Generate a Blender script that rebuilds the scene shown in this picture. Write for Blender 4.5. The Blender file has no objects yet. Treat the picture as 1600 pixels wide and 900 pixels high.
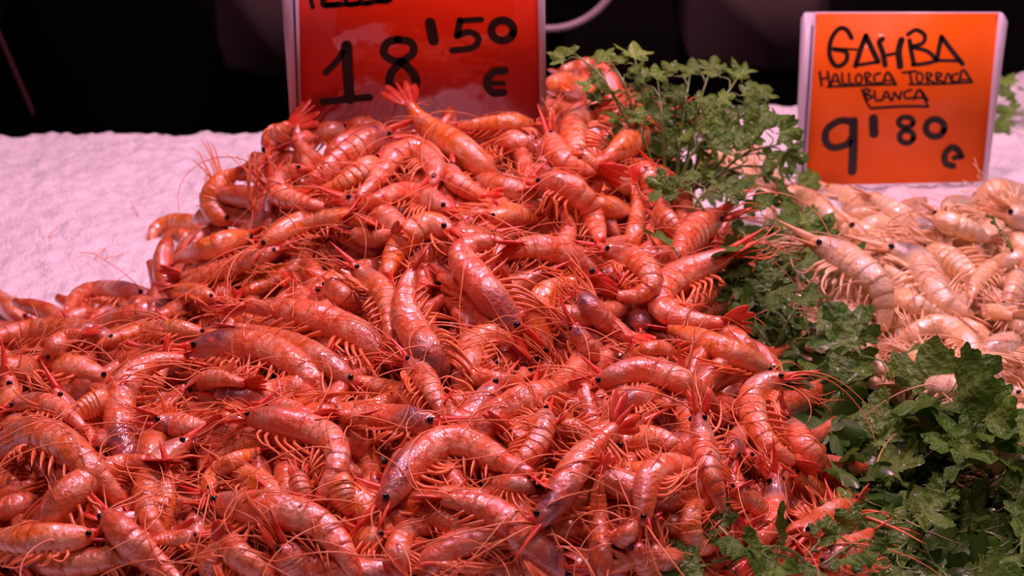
import bpy, math, random
import numpy as np

# ------------------------------------------------------------------ camera
F_PX, PITCH, CAM_H = 2600.0, math.radians(23.0), 0.62
CAM = np.array([0.0, 0.0, CAM_H])
FWD = np.array([0.0, math.cos(PITCH), -math.sin(PITCH)])
UPV = np.array([0.0, math.sin(PITCH), math.cos(PITCH)])
RGT = np.array([1.0, 0.0, 0.0])
scene = bpy.context.scene
col = scene.collection
cam_d = bpy.data.cameras.new('camera')
cam = bpy.data.objects.new('camera', cam_d)
col.objects.link(cam)
cam.location = CAM
cam.rotation_euler = (math.pi / 2 - PITCH, 0, 0)
cam_d.sensor_width = 36.0
cam_d.lens = F_PX / 1600.0 * 36.0
cam_d.clip_start = 0.02
cam_d.dof.use_dof = True
cam_d.dof.focus_distance = 1.12
cam_d.dof.aperture_fstop = 10.0
scene.camera = cam

# ------------------------------------------------------------------ world, lamps, exposure
scene.view_settings.view_transform = 'Standard'
scene.view_settings.look = 'None'
scene.view_settings.gamma = 1.0
scene.view_settings.use_curve_mapping = False
scene.view_settings.exposure = -0.06
w = bpy.data.worlds.new('market_gloom')
scene.world = w
w.use_nodes = True
w.node_tree.nodes['Background'].inputs[0].default_value = (1.0, 0.72, 0.8, 1)
w.node_tree.nodes['Background'].inputs[1].default_value = 0.010


def lamp(name, loc, target, size, power, color):
    d = bpy.data.lights.new(name, 'AREA')
    d.shape = 'DISK'
    d.size = size
    d.energy = power
    d.color = color
    o = bpy.data.objects.new(name, d)
    col.objects.link(o)
    v = np.array(target, float) - np.array(loc, float)
    v /= np.linalg.norm(v)
    from mathutils import Vector
    o.rotation_euler = Vector(v).to_track_quat('-Z', 'Y').to_euler()
    o.location = loc
    return o


PINK = (1.0, 0.47, 0.66)
WARM = (1.0, 0.55, 0.66)
lamp('counter_lamp', (-0.45, 1.75, 1.55), (-0.25, 1.45, 0.0), 0.10, 12.0, PINK)
lamp('counter_lamp', (0.15, 1.22, 1.60), (0.05, 1.05, 0.05), 0.10, 12.5, PINK)
lamp('counter_lamp', (0.85, 1.75, 1.55), (0.60, 1.50, 0.0), 0.10, 13.5, WARM)
lamp('counter_lamp', (-0.30, 0.55, 1.75), (0.0, 1.2, 0.05), 0.10, 6.0, PINK)
lamp('counter_lamp', (0.55, 0.60, 1.75), (0.3, 1.2, 0.05), 0.10, 2.6, WARM)
lamp('counter_lamp', (0.45, 2.05, 1.45), (0.2, 1.5, 0.05), 0.10, 6.0, PINK)

rng = np.random.default_rng(7)
random.seed(7)


# ------------------------------------------------------------------ pixel rays
def ray(px, py):
    px = np.asarray(px, float)
    py = np.asarray(py, float)
    d = FWD + ((px - 800.0) / F_PX)[..., None] * RGT + ((450.0 - py) / F_PX)[..., None] * UPV
    return d          # depth along FWD is 1 per unit t


def on_plane_z(px, py, z=0.0):
    d = ray(px, py)
    t = (z - CAM_H) / d[..., 2]
    return CAM + d * t[..., None]


def to_px(p):
    q = np.asarray(p, float) - CAM
    dep = q @ FWD
    return 800 + F_PX * (q @ RGT) / dep, 450 - F_PX * (q @ UPV) / dep, dep


# ------------------------------------------------------------------ height field of the display (world x, y grid)
GX0, GX1, GY0, GY1, CELL = -0.85, 1.05, 0.62, 2.35, 0.0025
NX, NY = int((GX1 - GX0) / CELL), int((GY1 - GY0) / CELL)
gx = GX0 + (np.arange(NX) + 0.5) * CELL
gy = GY0 + (np.arange(NY) + 0.5) * CELL

# pixel, height anchors of the heap's top seen in the photograph
ANCH = [(-150, 540, 0), (0, 480, 0), (120, 455, .0), (235, 425, 0), (235, 345, 0), (330, 270, 0),
        (0, 900, .08), (400, 900, .085), (800, 900, .085), (1200, 900, .07), (1600, 900, .06), (-150, 900, .07), (1750, 900, .06),
        (0, 680, .07), (400, 600, .10), (800, 600, .125), (1200, 600, .08), (1330, 620, .055), (1600, 600, .055), (-150, 700, .06),
        (60, 540, .035), (300, 480, .055), (430, 400, .10), (600, 340, .145), (900, 340, .14), (1090, 400, .09), (1200, 400, .06), (1300, 420, .05), (1600, 420, .055),
        (460, 300, .12), (440, 215, .145), (640, 190, .172), (840, 165, .172), (880, 120, .178), (960, 135, .16), (1000, 230, .13), (1090, 260, .09), (1180, 290, .055),
        (1260, 290, .02), (1420, 300, .012), (1560, 300, .02), (1700, 300, .02), (1280, 330, .035), (1500, 360, .035)]
AP = []
for (px, py, z) in ANCH:
    p = on_plane_z(np.array(float(px)), np.array(float(py)), z)
    AP.append((p[0], p[1], z))
for x in (-0.9, -0.6, -0.4, -0.2, 0.0, 0.2, 0.4, 0.6, 0.9):
    AP.append((x, 2.0, 0.0))
for x, y in ((-0.85, 1.6), (-0.6, 1.7), (-0.45, 1.75), (-0.7, 1.45), (0.3, 1.85), (0.15, 1.85), (0.0, 1.85), (-0.15, 1.85), (-0.3, 1.8), (0.9, 1.85)):
    AP.append((x, y, 0.0))
for x in (-.5, 0, .5):
    AP.append((x, 0.6, .04))
AP = np.array(AP)


def tps_fit(pts, lam=1e-4):
    n = len(pts)
    d2 = ((pts[:, None, :2] - pts[None, :, :2]) ** 2).sum(-1)
    K = 0.5 * d2 * np.log(d2 + 1e-12)
    P = np.c_[np.ones(n), pts[:, :2]]
    A = np.zeros((n + 3, n + 3))
    A[:n, :n] = K + lam * np.eye(n)
    A[:n, n:] = P
    A[n:, :n] = P.T
    return np.linalg.solve(A, np.r_[pts[:, 2], 0, 0, 0])


TPS = tps_fit(AP)


def tps_eval(x, y):
    out = np.full(x.shape, TPS[-3]) + TPS[-2] * x + TPS[-1] * y
    for (ax, ay, _), c in zip(AP, TPS[:-3]):
        d2 = (x - ax) ** 2 + (y - ay) ** 2
        out += c * 0.5 * d2 * np.log(d2 + 1e-12)
    return out


cgx, cgy = np.meshgrid(gx[::8], gy[::8])
coarse = np.clip(tps_eval(cgx, cgy), 0, None)


def up(a, ax, ay):          # bilinear from the coarse grid
    fx = np.clip((ax - gx[0]) / (8 * CELL), 0, a.shape[1] - 1.001)
    fy = np.clip((ay - gy[0]) / (8 * CELL), 0, a.shape[0] - 1.001)
    ix, iy = fx.astype(int), fy.astype(int)
    wx, wy = fx - ix, fy - iy
    return (a[iy, ix] * (1 - wx) * (1 - wy) + a[iy, ix + 1] * wx * (1 - wy) + a[iy + 1, ix] * (1 - wx) * wy + a[iy + 1, ix + 1] * wx * wy)


MX, MY = np.meshgrid(gx, gy)
TOP = up(coarse, MX, MY)                      # the heap's outer skin
SINK = np.interp(MY, [1.25, 1.45], [.054, .022])
CORE = np.where(TOP > 0.004, np.maximum(TOP - SINK, 0.0), 0.0)
H = CORE.copy()                               # grows as prawns are laid


def hq(x, y, A=None):
    A = H if A is None else A
    ix = np.clip(((x - GX0) / CELL).astype(int), 0, NX - 1)
    iy = np.clip(((y - GY0) / CELL).astype(int), 0, NY - 1)
    return A[iy, ix]


TS = np.linspace(0.75, 2.5, 700)


def hit(px, py, off, A=None):
    """first depth where the ray through each pixel meets the pile raised by off"""
    d = ray(px, py)
    p = CAM + d[:, None, :] * TS[None, :, None]
    below = p[..., 2] <= hq(p[..., 0], p[..., 1], A) + (off[:, None] if np.ndim(off) else off)
    i = np.where(below.any(1), below.argmax(1), len(TS) - 1)
    return TS[i]


def splat(P, R):
    for (x, y, z), r in zip(P, R):
        k = int(r / CELL) + 1
        ix, iy = int((x - GX0) / CELL), int((y - GY0) / CELL)
        x0, x1, y0, y1 = max(ix - k, 0), min(ix + k + 1, NX), max(iy - k, 0), min(iy + k + 1, NY)
        if x0 >= x1 or y0 >= y1:
            continue
        dx = gx[x0:x1][None, :] - x
        dy = gy[y0:y1][:, None] - y
        q = r * r - dx * dx - dy * dy
        s = H[y0:y1, x0:x1]
        np.maximum(s, np.where(q > 0, z + np.sqrt(np.clip(q, 0, None)), -1), out=s)


# ------------------------------------------------------------------ mesh helpers
def make_mesh(name, V, F, pat=None, smooth=True, mats=None, fmat=None):
    """V (n,3); F (m,4) quads, a fourth index of -1 marks a triangle"""
    me = bpy.data.meshes.new(name)
    V = np.asarray(V, np.float32)
    F = np.asarray(F, np.int32).reshape(-1, 4)
    tri = F[:, 3] < 0
    cnt = np.where(tri, 3, 4).astype(np.int32)
    loops = F.ravel()[(F >= 0).ravel()]
    me.vertices.add(len(V))
    me.vertices.foreach_set('co', V.ravel())
    me.loops.add(len(loops))
    me.loops.foreach_set('vertex_index', loops)
    me.polygons.add(len(F))
    st = np.r_[0, np.cumsum(cnt)[:-1]].astype(np.int32)
    me.polygons.foreach_set('loop_start', st)
    me.polygons.foreach_set('loop_total', cnt)
    if smooth:
        me.polygons.foreach_set('use_smooth', np.ones(len(F), bool))
    if fmat is not None:
        me.polygons.foreach_set('material_index', np.asarray(fmat, np.int32))
    if pat is not None:
        a = me.attributes.new('pat', 'FLOAT_COLOR', 'POINT')
        c = np.ones((len(V), 4), np.float32)
        c[:, :3] = pat
        a.data.foreach_set('color', c.ravel())
    for m in (mats or []):
        me.materials.append(m)
    me.update(calc_edges=True)
    return me


class MB:
    def __init__(self):
        self.V, self.F, self.P, self.n = [], [], [], 0

    def add(self, V, F, pat=None):
        F = np.asarray(F, np.int64).reshape(-1, 4)
        self.V.append(V)
        self.F.append(np.where(F >= 0, F + self.n, -1))
        self.P.append(np.zeros((len(V), 3)) if pat is None else pat)
        self.n += len(V)

    def mesh(self, name, mat, smooth=True):
        return make_mesh(name, np.vstack(self.V), np.vstack(self.F), np.vstack(self.P), smooth, [mat])


def ring_faces(n, k, caps=True):
    i = np.arange(n - 1)[:, None] * k
    j = np.arange(k)[None, :]
    j2 = (j + 1) % k
    F = np.stack([i + j, i + j2, i + k + j2, i + k + j], -1).reshape(-1, 4)
    if caps:
        c = []
        for q in range(1, k - 1):
            c.append((0, q + 1, q, -1))
            b = (n - 1) * k
            c.append((b, b + q, b + q + 1, -1))
        F = np.vstack([F, np.array(c)])
    return F


_rf = {}


def rf(n, k):
    if (n, k) not in _rf:
        _rf[(n, k)] = ring_faces(n, k)
    return _rf[(n, k)]


def nrm(v):
    return v / (np.linalg.norm(v, axis=-1, keepdims=True) + 1e-12)


def tube(P, R, k=5, flat=1.0, ref=None):
    """tube along P with radii R; flat squashes it along ref"""
    P = np.asarray(P, float)
    n = len(P)
    R = np.broadcast_to(np.asarray(R, float), (n,))
    T = nrm(np.gradient(P, axis=0))
    r = np.array([0.31, 0.52, 0.79]) if ref is None else ref
    A = nrm(r - (T @ r)[:, None] * T)
    B = np.cross(T, A)
    a = np.linspace(0, 2 * math.pi, k, endpoint=False)
    V = P[:, None, :] + R[:, None, None] * (flat * np.cos(a)[None, :, None] * A[:, None, :] + np.sin(a)[None, :, None] * B[:, None, :])
    return V.reshape(-1, 3), rf(n, k)


def box(c, s):
    V = np.array([[x, y, z] for x in (-.5, .5) for y in (-.5, .5) for z in (-.5, .5)]) * np.array(s) + np.array(c)
    F = [(0, 1, 3, 2), (4, 6, 7, 5), (0, 4, 5, 1), (2, 3, 7, 6), (0, 2, 6, 4), (1, 5, 7, 3)]
    return V, np.array(F)


def catmull(pts, n):
    p = np.asarray(pts, float)
    if len(p) == 2:
        p = np.array([p[0], (p[0] + p[1]) / 2, p[1]])
    q = np.vstack([2 * p[0] - p[1], p, 2 * p[-1] - p[-2]])
    out = []
    for i in range(1, len(q) - 2):
        t = np.linspace(0, 1, 24, endpoint=False)[:, None]
        a, b, c, d = q[i - 1], q[i], q[i + 1], q[i + 2]
        out.append(0.5 * (2 * b + (c - a) * t + (2 * a - 5 * b + 4 * c - d) * t ** 2 + (3 * b - a - 3 * c + d) * t ** 3))
    out.append(p[-1:])
    o = np.vstack(out)
    return resample(o, n)


def resample(o, n):
    s = np.r_[0, np.cumsum(np.linalg.norm(np.diff(o, axis=0), axis=1))]
    u = np.linspace(0, s[-1], n)
    return np.stack([np.interp(u, s, o[:, i]) for i in range(o.shape[1])], 1)


def gsm(a, sg):
    k = int(3 * sg) + 1
    wgt = np.exp(-0.5 * (np.arange(-k, k + 1) / sg) ** 2)
    wgt /= wgt.sum()
    b = np.pad(a, ((k, k),) + ((0, 0),) * (a.ndim - 1), mode='edge') if a.ndim > 1 else np.pad(a, k, mode='edge')
    if a.ndim == 1:
        return np.convolve(b, wgt, 'valid')
    return np.stack([np.convolve(b[:, i], wgt, 'valid') for i in range(a.shape[1])], 1)


def link(name, me, parent=None, loc=None, color=None):
    o = bpy.data.objects.new(name, me)
    col.objects.link(o)
    if parent is not None:
        o.parent = parent
    if loc is not None:
        o.location = loc
    if color is not None:
        o.color = color
    return o


def tag(o, label, cat, group=None):
    o['label'] = label
    o['category'] = cat
    if group:
        o['group'] = group
    return o


# ------------------------------------------------------------------ materials
class NT:
    def __init__(self, name):
        self.m = bpy.data.materials.new(name)
        self.m.use_nodes = True
        self.t = self.m.node_tree
        self.b = self.t.nodes['Principled BSDF']
        self.out = self.t.nodes['Material Output']

    def n(self, typ, **kw):
        x = self.t.nodes.new(typ)
        for k, v in kw.items():
            if k.startswith('i_'):
                x.inputs[k[2:].replace('_', ' ')].default_value = v
            else:
                setattr(x, k, v)
        return x

    def l(self, a, b):
        self.t.links.new(a, b)

    def noise(self, scale, detail=3, rough=.55, vec=None):
        x = self.n('ShaderNodeTexNoise')
        x.inputs['Scale'].default_value = scale
        x.inputs['Detail'].default_value = detail
        x.inputs['Roughness'].default_value = rough
        if vec is not None:
            self.l(vec, x.inputs['Vector'])
        return x.outputs['Fac']

    def ramp(self, src, a, b):
        x = self.n('ShaderNodeMapRange')
        x.inputs['From Min'].default_value = a
        x.inputs['From Max'].default_value = b
        self.l(src, x.inputs['Value'])
        return x.outputs['Result']

    def mul(self, a, b):
        x = self.n('ShaderNodeMath', operation='MULTIPLY')
        for s, v in ((0, a), (1, b)):
            if isinstance(v, (int, float)):
                x.inputs[s].default_value = v
            else:
                self.l(v, x.inputs[s])
        return x.outputs[0]

    def mix(self, fac, a, b, mode='MIX'):
        x = self.n('ShaderNodeMix', data_type='RGBA', blend_type=mode)
        if isinstance(fac, (int, float)):
            x.inputs[0].default_value = fac
        else:
            self.l(fac, x.inputs[0])
        for s, v in ((6, a), (7, b)):
            if isinstance(v, tuple):
                x.inputs[s].default_value = v + (1,)
            else:
                self.l(v, x.inputs[s])
        return x.outputs[2]

    def bump(self, src, strength, dist):
        x = self.n('ShaderNodeBump')
        x.inputs['Strength'].default_value = strength
        x.inputs['Distance'].default_value = dist
        self.l(src, x.inputs['Height'])
        self.l(x.outputs[0], self.b.inputs['Normal'])

    def set(self, **kw):
        for k, v in kw.items():
            k = k.replace('_', ' ')
            if isinstance(v, tuple) and len(v) == 3 and 'Color' in k:
                v = v + (1,)
            self.b.inputs[k].default_value = v
        return self


def flat_mat(name, color, rough=.5, **kw):
    t = NT(name)
    t.set(Base_Color=color, Roughness=rough, **kw)
    return t.m


def shell_mat(name, c1, c2, cw, cband, cdark, sss, wet=1.0):
    t = NT(name)
    oi = t.n('ShaderNodeObjectInfo')
    tc = t.n('ShaderNodeTexCoord').outputs['Object']
    at = t.n('ShaderNodeAttribute', attribute_name='pat')
    so = t.n('ShaderNodeSeparateColor')
    t.l(oi.outputs['Color'], so.inputs[0])
    sp = t.n('ShaderNodeSeparateColor')
    t.l(at.outputs['Color'], sp.inputs[0])
    n1 = t.noise(70, 3, .6, tc)
    n2 = t.noise(330, 2, .6, tc)
    c = t.mix(so.outputs[0], c1, c2)
    c = t.mix(t.mul(t.ramp(n1, .44, .66), .85), c, cw)
    c = t.mix(t.mul(t.ramp(n2, .5, .75), .35), c, cband)
    c = t.mix(sp.outputs[0], c, cband)
    c = t.mix(t.mul(t.mul(sp.outputs[1], so.outputs[1]), t.ramp(n1, .25, .5)), c, cdark)
    c = t.mix(1.0, c, so.outputs[2], 'MULTIPLY')
    t.l(c, t.b.inputs['Base Color'])
    t.set(Roughness=.34, Coat_Weight=1.0 * wet, Coat_Roughness=.09, Coat_IOR=1.75, Subsurface_Weight=sss, Subsurface_Radius=(1.0, .35, .2), Subsurface_Scale=.004)
    t.b.inputs['Specular IOR Level'].default_value = .5
    nb = t.n('ShaderNodeMath', operation='ADD')
    t.l(t.noise(210, 4, .65, tc), nb.inputs[0])
    t.l(t.mul(t.noise(75, 2, .5, tc), 1.6), nb.inputs[1])
    t.bump(nb.outputs[0], .7, .0026)
    b2 = t.n('ShaderNodeBump')
    b2.inputs['Strength'].default_value = .3
    b2.inputs['Distance'].default_value = .0022
    t.l(nb.outputs[0], b2.inputs['Height'])
    t.l(b2.outputs[0], t.b.inputs['Coat Normal'])
    return t.m


def limb_mat(name, c1, c2, rough=.35, sss=.15, alpha_trans=0.0):
    t = NT(name)
    oi = t.n('ShaderNodeObjectInfo')
    tc = t.n('ShaderNodeTexCoord').outputs['Object']
    so = t.n('ShaderNodeSeparateColor')
    t.l(oi.outputs['Color'], so.inputs[0])
    c = t.mix(t.ramp(t.noise(120, 2, .6, tc), .35, .65), c1, c2)
    c = t.mix(1.0, c, so.outputs[2], 'MULTIPLY')
    t.l(c, t.b.inputs['Base Color'])
    t.set(Roughness=rough, Coat_Weight=.35, Coat_Roughness=.15, Subsurface_Weight=sss, Subsurface_Radius=(1.0, .35, .2), Subsurface_Scale=.002)
    return t.m


M = {}
M['red_shell'] = shell_mat('red_shell', (.88, .17, .055), (.93, .24, .022), (.97, .56, .33), (.72, .055, .02), (.15, .055, .095), .15)  # pale mottling colour, also brightened to paint in peach highlights
M['red_limb'] = limb_mat('red_limb', (.90, .19, .045), (.88, .28, .10))
M['red_hair'] = limb_mat('red_feeler', (.90, .24, .08), (.88, .34, .15), .4, 0)
M['red_tail'] = limb_mat('red_tail', (.72, .03, .02), (.85, .13, .05), .3, .1)
M['pale_shell'] = shell_mat('pale_shell', (.93, .70, .42), (.94, .60, .27), (.97, .88, .68), (.92, .46, .15), (.13, .12, .14), .25)
M['pale_limb'] = limb_mat('pale_limb', (.95, .60, .28), (.95, .74, .48))
M['pale_hair'] = limb_mat('pale_feeler', (.82, .45, .25), (.85, .50, .32), .4, 0)
M['pale_tail'] = limb_mat('pale_tail', (.85, .43, .18), (.90, .60, .36))
M['eye'] = flat_mat('prawn_eye', (.004, .003, .005), .08)
# ------------------------------------------------------------------ setting: counter, floor, wall
def struct(name, me):
    o = link(name, me)
    o['kind'] = 'structure'
    return o


def box_obj(name, c, s, mat, parent=None):
    V, F = box(c, s)
    return link(name, make_mesh(name, V, F, None, False, [mat]), parent)


t = NT('dark_wall')
t.l(t.mix(t.ramp(t.noise(3, 3), .3, .7), (.006, .003, .003), (.013, .008, .007)), t.b.inputs['Base Color'])
t.set(Roughness=.7)
M['wall'] = t.m
M['floor'] = flat_mat('dark_floor_tiles', (.03, .022, .022), .5)
M['black'] = flat_mat('black_plastic', (.0008, .0006, .0007), .9)
M['black'].node_tree.nodes['Principled BSDF'].inputs['Specular IOR Level'].default_value = .02
t = NT('brushed_steel')
t.l(t.ramp(t.noise(40, 3), .2, .9), t.b.inputs['Roughness'])
t.set(Base_Color=(.45, .43, .44), Metallic=1.0)
M['steel'] = t.m
for nm, c, s, m in (('wall_back', (0.3, 3.55, .3), (8, .1, 3.2), M['wall']), ('floor', (0.3, 1.5, -1.05), (8, 5, .1), M['floor'])):
    box_obj(nm, c, s, m)['kind'] = 'structure'


# ------------------------------------------------------------------ crushed ice bed
def vnoise(x, y, scale, seed):
    g = np.random.default_rng(seed).random((256, 256))
    fx, fy = x * scale, y * scale
    ix, iy = np.floor(fx).astype(int), np.floor(fy).astype(int)
    u, v = fx - ix, fy - iy
    u, v = u * u * (3 - 2 * u), v * v * (3 - 2 * v)
    a, b = g[iy % 256, ix % 256], g[iy % 256, (ix + 1) % 256]
    c, d = g[(iy + 1) % 256, ix % 256], g[(iy + 1) % 256, (ix + 1) % 256]
    return (a * (1 - u) + b * u) * (1 - v) + (c * (1 - u) + d * u) * v - .5


def ice_far(x):
    xs = [-1.2, -.6, -.30, .0, .25, .45, .62, .72, 1.2]
    ys = [1.99, 1.97, 1.99, 2.02, 2.06, 2.10, 2.20, 2.28, 2.4]
    return np.interp(x, xs, ys)


def ice_bed():
    nx, ny = 430, 330
    x = np.linspace(-.95, 1.15, nx)[None, :] * np.ones((ny, 1))
    v = np.linspace(0, 1, ny)[:, None] * np.ones((1, nx))
    far = ice_far(x) + .022 * vnoise(x, x * 0, 9, 3) + .016 * vnoise(x, x * 0, 30, 4)
    y = .60 + v * (far - .60)
    z = np.maximum(up(coarse, x, y) - .075, 0)
    z = z + .018 * vnoise(x, y, 7, 11) + .005 * vnoise(x, y, 26, 12) + .005 * vnoise(x, y, 83, 13) + .005 * vnoise(x, y, 175, 14)
    z = z + .004 * np.clip(vnoise(x, y, 55, 15) * 2, 0, 1) ** 2
    edge = np.clip((1 - v) / .035, 0, 1)
    z = z - .035 * (1 - np.sqrt(1 - (1 - edge) ** 2))
    z = np.where(v >= 1, -.11, z)
    V = np.stack([x, y, z], -1).reshape(-1, 3)
    i = (np.arange(ny - 1)[:, None] * nx + np.arange(nx - 1)[None, :]).ravel()
    F = np.stack([i, i + 1, i + nx + 1, i + nx], -1)
    return make_mesh('ice_bed', V, F, None, True, [M['ice']])


t = NT('crushed_ice')
tc = t.n('ShaderNodeTexCoord').outputs['Object']
t.l(t.mix(t.ramp(t.noise(38, 4, .6, tc), .35, .7), (.76, .75, .78), (.88, .87, .88)), t.b.inputs['Base Color'])
t.set(Roughness=.34, Subsurface_Weight=.35, Subsurface_Radius=(1.0, .8, .85), Subsurface_Scale=.012)
vo = t.n('ShaderNodeTexVoronoi')
vo.inputs['Scale'].default_value = 270
t.l(tc, vo.inputs['Vector'])
t.bump(vo.outputs['Distance'], .6, .003)
M['ice'] = t.m
ib = link('ice_bed', ice_bed())
tag(ib, 'white crushed ice spread over the counter under both prawn heaps', 'ice')
ct = bpy.data.objects.new('display_counter', None)
col.objects.link(ct)
ct.location = (.1, 1.4, -1.0)
tag(ct, 'steel fish counter carrying the bed of crushed ice', 'counter')
box_obj('tray', (0, 0.05, .875), (2.2, 1.75, .02), M['black'], ct)
box_obj('front_panel', (0, -.83, .45), (2.2, .03, .86), M['steel'], ct)
box_obj('back_panel', (0, .80, .45), (2.2, .03, .82), M['black'], ct)


# ------------------------------------------------------------------ dark things behind the counter
def at_y(px, py, Y):
    d = ray(np.array(float(px)), np.array(float(py)))
    return CAM + d * (Y / d[1])


def lathe(prof, k=40, caps=True):
    """prof: (radius, z) rows"""
    a = np.linspace(0, 2 * math.pi, k, endpoint=False)
    p = np.asarray(prof, float)
    V = np.stack([p[:, :1] * np.cos(a), p[:, :1] * np.sin(a), p[:, 1:] * np.ones_like(a)], -1).reshape(-1, 3)
    return V, (rf(len(p), k) if caps else ring_faces(len(p), k, False))


M['brown'] = flat_mat('dark_brown_plastic', (.060, .034, .032), .8)
M['pole'] = flat_mat('dark_red_paint', (.05, .012, .014), .5)
M['rim'] = flat_mat('pale_rim', (.36, .27, .31), .35)
c = at_y(180, 205, 2.62)
bn = tag(bpy.data.objects.new('bin', None), 'large black bin with a domed lid behind the ice, at the far left', 'bin')
col.objects.link(bn)
bn.location = (c[0], c[1], -1.0)
zt = c[2] + 1.0
V, F = lathe([(.02, 0), (.17, .0), (.175, .02), (.200, zt)])
link('body', make_mesh('body', V, F, None, True, [M['black']]), bn)
V, F = lathe([(.205, zt), (.206, zt + .012), (.198, zt + .05), (.183, zt + .12), (.165, zt + .18), (.14, zt + .23), (.09, zt + .27), (.01, zt + .285)])
link('lid', make_mesh('lid', V, F, None, True, [M['black']]), bn)
a, b = at_y(-8, 40, 2.45), at_y(68, 215, 2.45)
d = nrm(b - a)
V, F = tube(np.array([a - d * .25, a, b, b + d * .9]), .0042, 8)
po = link('pole', make_mesh('pole', V, F, None, True, [M['pole']]))
tag(po, 'thin dark red pole leaning behind the ice at the left edge', 'pole')


def crate(x0, x1, y0, y1, Y, label):
    a, b = at_y(x0, y1, Y), at_y(x1, y0, Y)
    wd, ht = b[0] - a[0], b[2] - a[2]
    e = tag(bpy.data.objects.new('crate', None), label, 'crate')
    col.objects.link(e)
    e.location = ((a[0] + b[0]) / 2, Y + .15, a[2])
    n = 6
    rad = .035
    out = []
    for cx, cy, s in ((wd / 2 - rad, rad, -90), (wd / 2 - rad, ht - rad, 0), (-wd / 2 + rad, ht - rad, 90), (-wd / 2 + rad, rad, 180)):
        for q in range(n + 1):
            an = math.radians(s + 90 * q / n)
            out.append((cx + rad * math.cos(an), cy + rad * math.sin(an)))
    m = len(out)
    V = np.array([(x, -.15, z) for x, z in out] + [(x, .15, z) for x, z in out])
    F = [(i, (i + 1) % m, m + (i + 1) % m, m + i) for i in range(m)]
    for i in range(1, m - 1):
        F += [(0, i + 1, i, -1), (m, m + i, m + i + 1, -1)]
    link('body', make_mesh('body', V, np.array(F), None, False, [M['brown']]), e)
    box_obj('pedestal', (0, .0, -(a[2] + 1.0) / 2), (wd * .9, .28, a[2] + 1.0), M['black'], e)


crate(1075, 1300, -60, 112, 2.75, 'dark brown rounded crate behind the ice, left of the smaller price sign')
crate(345, 470, -60, 120, 3.0, 'dark brown crate behind the ice, left of the larger price sign')
# round scale with a pale rim
c = at_y(858, -70, 2.35)
sc = tag(bpy.data.objects.new('scale', None), 'round dark scale pan with a pale rim, right of the larger sign at the top', 'scale')
col.objects.link(sc)
sc.location = (c[0], c[1] + .05, -1.0)
from mathutils import Matrix, Vector
rot = np.array(Vector((0, -1, .12)).to_track_quat('Z', 'Y').to_matrix())
off = np.array([0, -.05, c[2] + 1.0])
rr = 118 * 2.35 / F_PX
V, F = lathe([(.005, -.03), (rr * .5, -.026), (rr * .85, -.012), (rr * .93, 0), (rr * .90, -.002), (rr * .5, -.016), (.005, -.02)][::-1])
link('pan', make_mesh('pan', V @ rot.T + off, F, None, True, [M['black']]), sc)
an = np.linspace(0, 2 * math.pi, 49)
mb = MB()
ri = rr * .99
V, F = lathe([(ri * .93, -.004), (ri * .94, .008), (ri * 1.02, .008), (ri * 1.04, -.004), (ri * .98, -.012), (ri * .93, -.004)], 48, False)
link('rim', make_mesh('rim', V @ rot.T + off, F, None, True, [M['rim']]), sc)
box_obj('stand', (0, .06, (c[2] + 1.0) / 2), (.05, .05, c[2] + .95), M['black'], sc)


# ------------------------------------------------------------------ price signs
M['card_left'] = flat_mat('red_orange_card', (.86, .035, .002), .45, Specular_IOR_Level=.25, Coat_IOR=1.7, Coat_Weight=.8, Coat_Roughness=.06)
M['card_right'] = flat_mat('orange_card', (.90, .14, .004), .45, Specular_IOR_Level=.2, Coat_Weight=.15, Coat_Roughness=.1)
for k in ('card_left', 'card_right'):      # a slightly buckled plastic sleeve over the card
    tt = M[k].node_tree
    nz = tt.nodes.new('ShaderNodeTexNoise')
    nz.inputs['Scale'].default_value = 14
    bp = tt.nodes.new('ShaderNodeBump')
    bp.inputs['Strength'].default_value = .5
    bp.inputs['Distance'].default_value = .02
    tcn = tt.nodes.new('ShaderNodeTexCoord')
    tt.links.new(tcn.outputs['Object'], nz.inputs['Vector'])
    tt.links.new(nz.outputs['Fac'], bp.inputs['Height'])
    tt.links.new(bp.outputs[0], tt.nodes['Principled BSDF'].inputs['Coat Normal'])
M['ink'] = flat_mat('black_marker_ink', (.006, .005, .006), .45)
M['plastic'] = flat_mat('milky_plastic_edge', (.62, .56, .66), .25, Subsurface_Weight=.3, Subsurface_Scale=.004)
M['groove'] = flat_mat('dark_groove', (.05, .03, .09), .4)
SIGN_Y = {'L': 1.455, 'R': 1.745}


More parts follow.
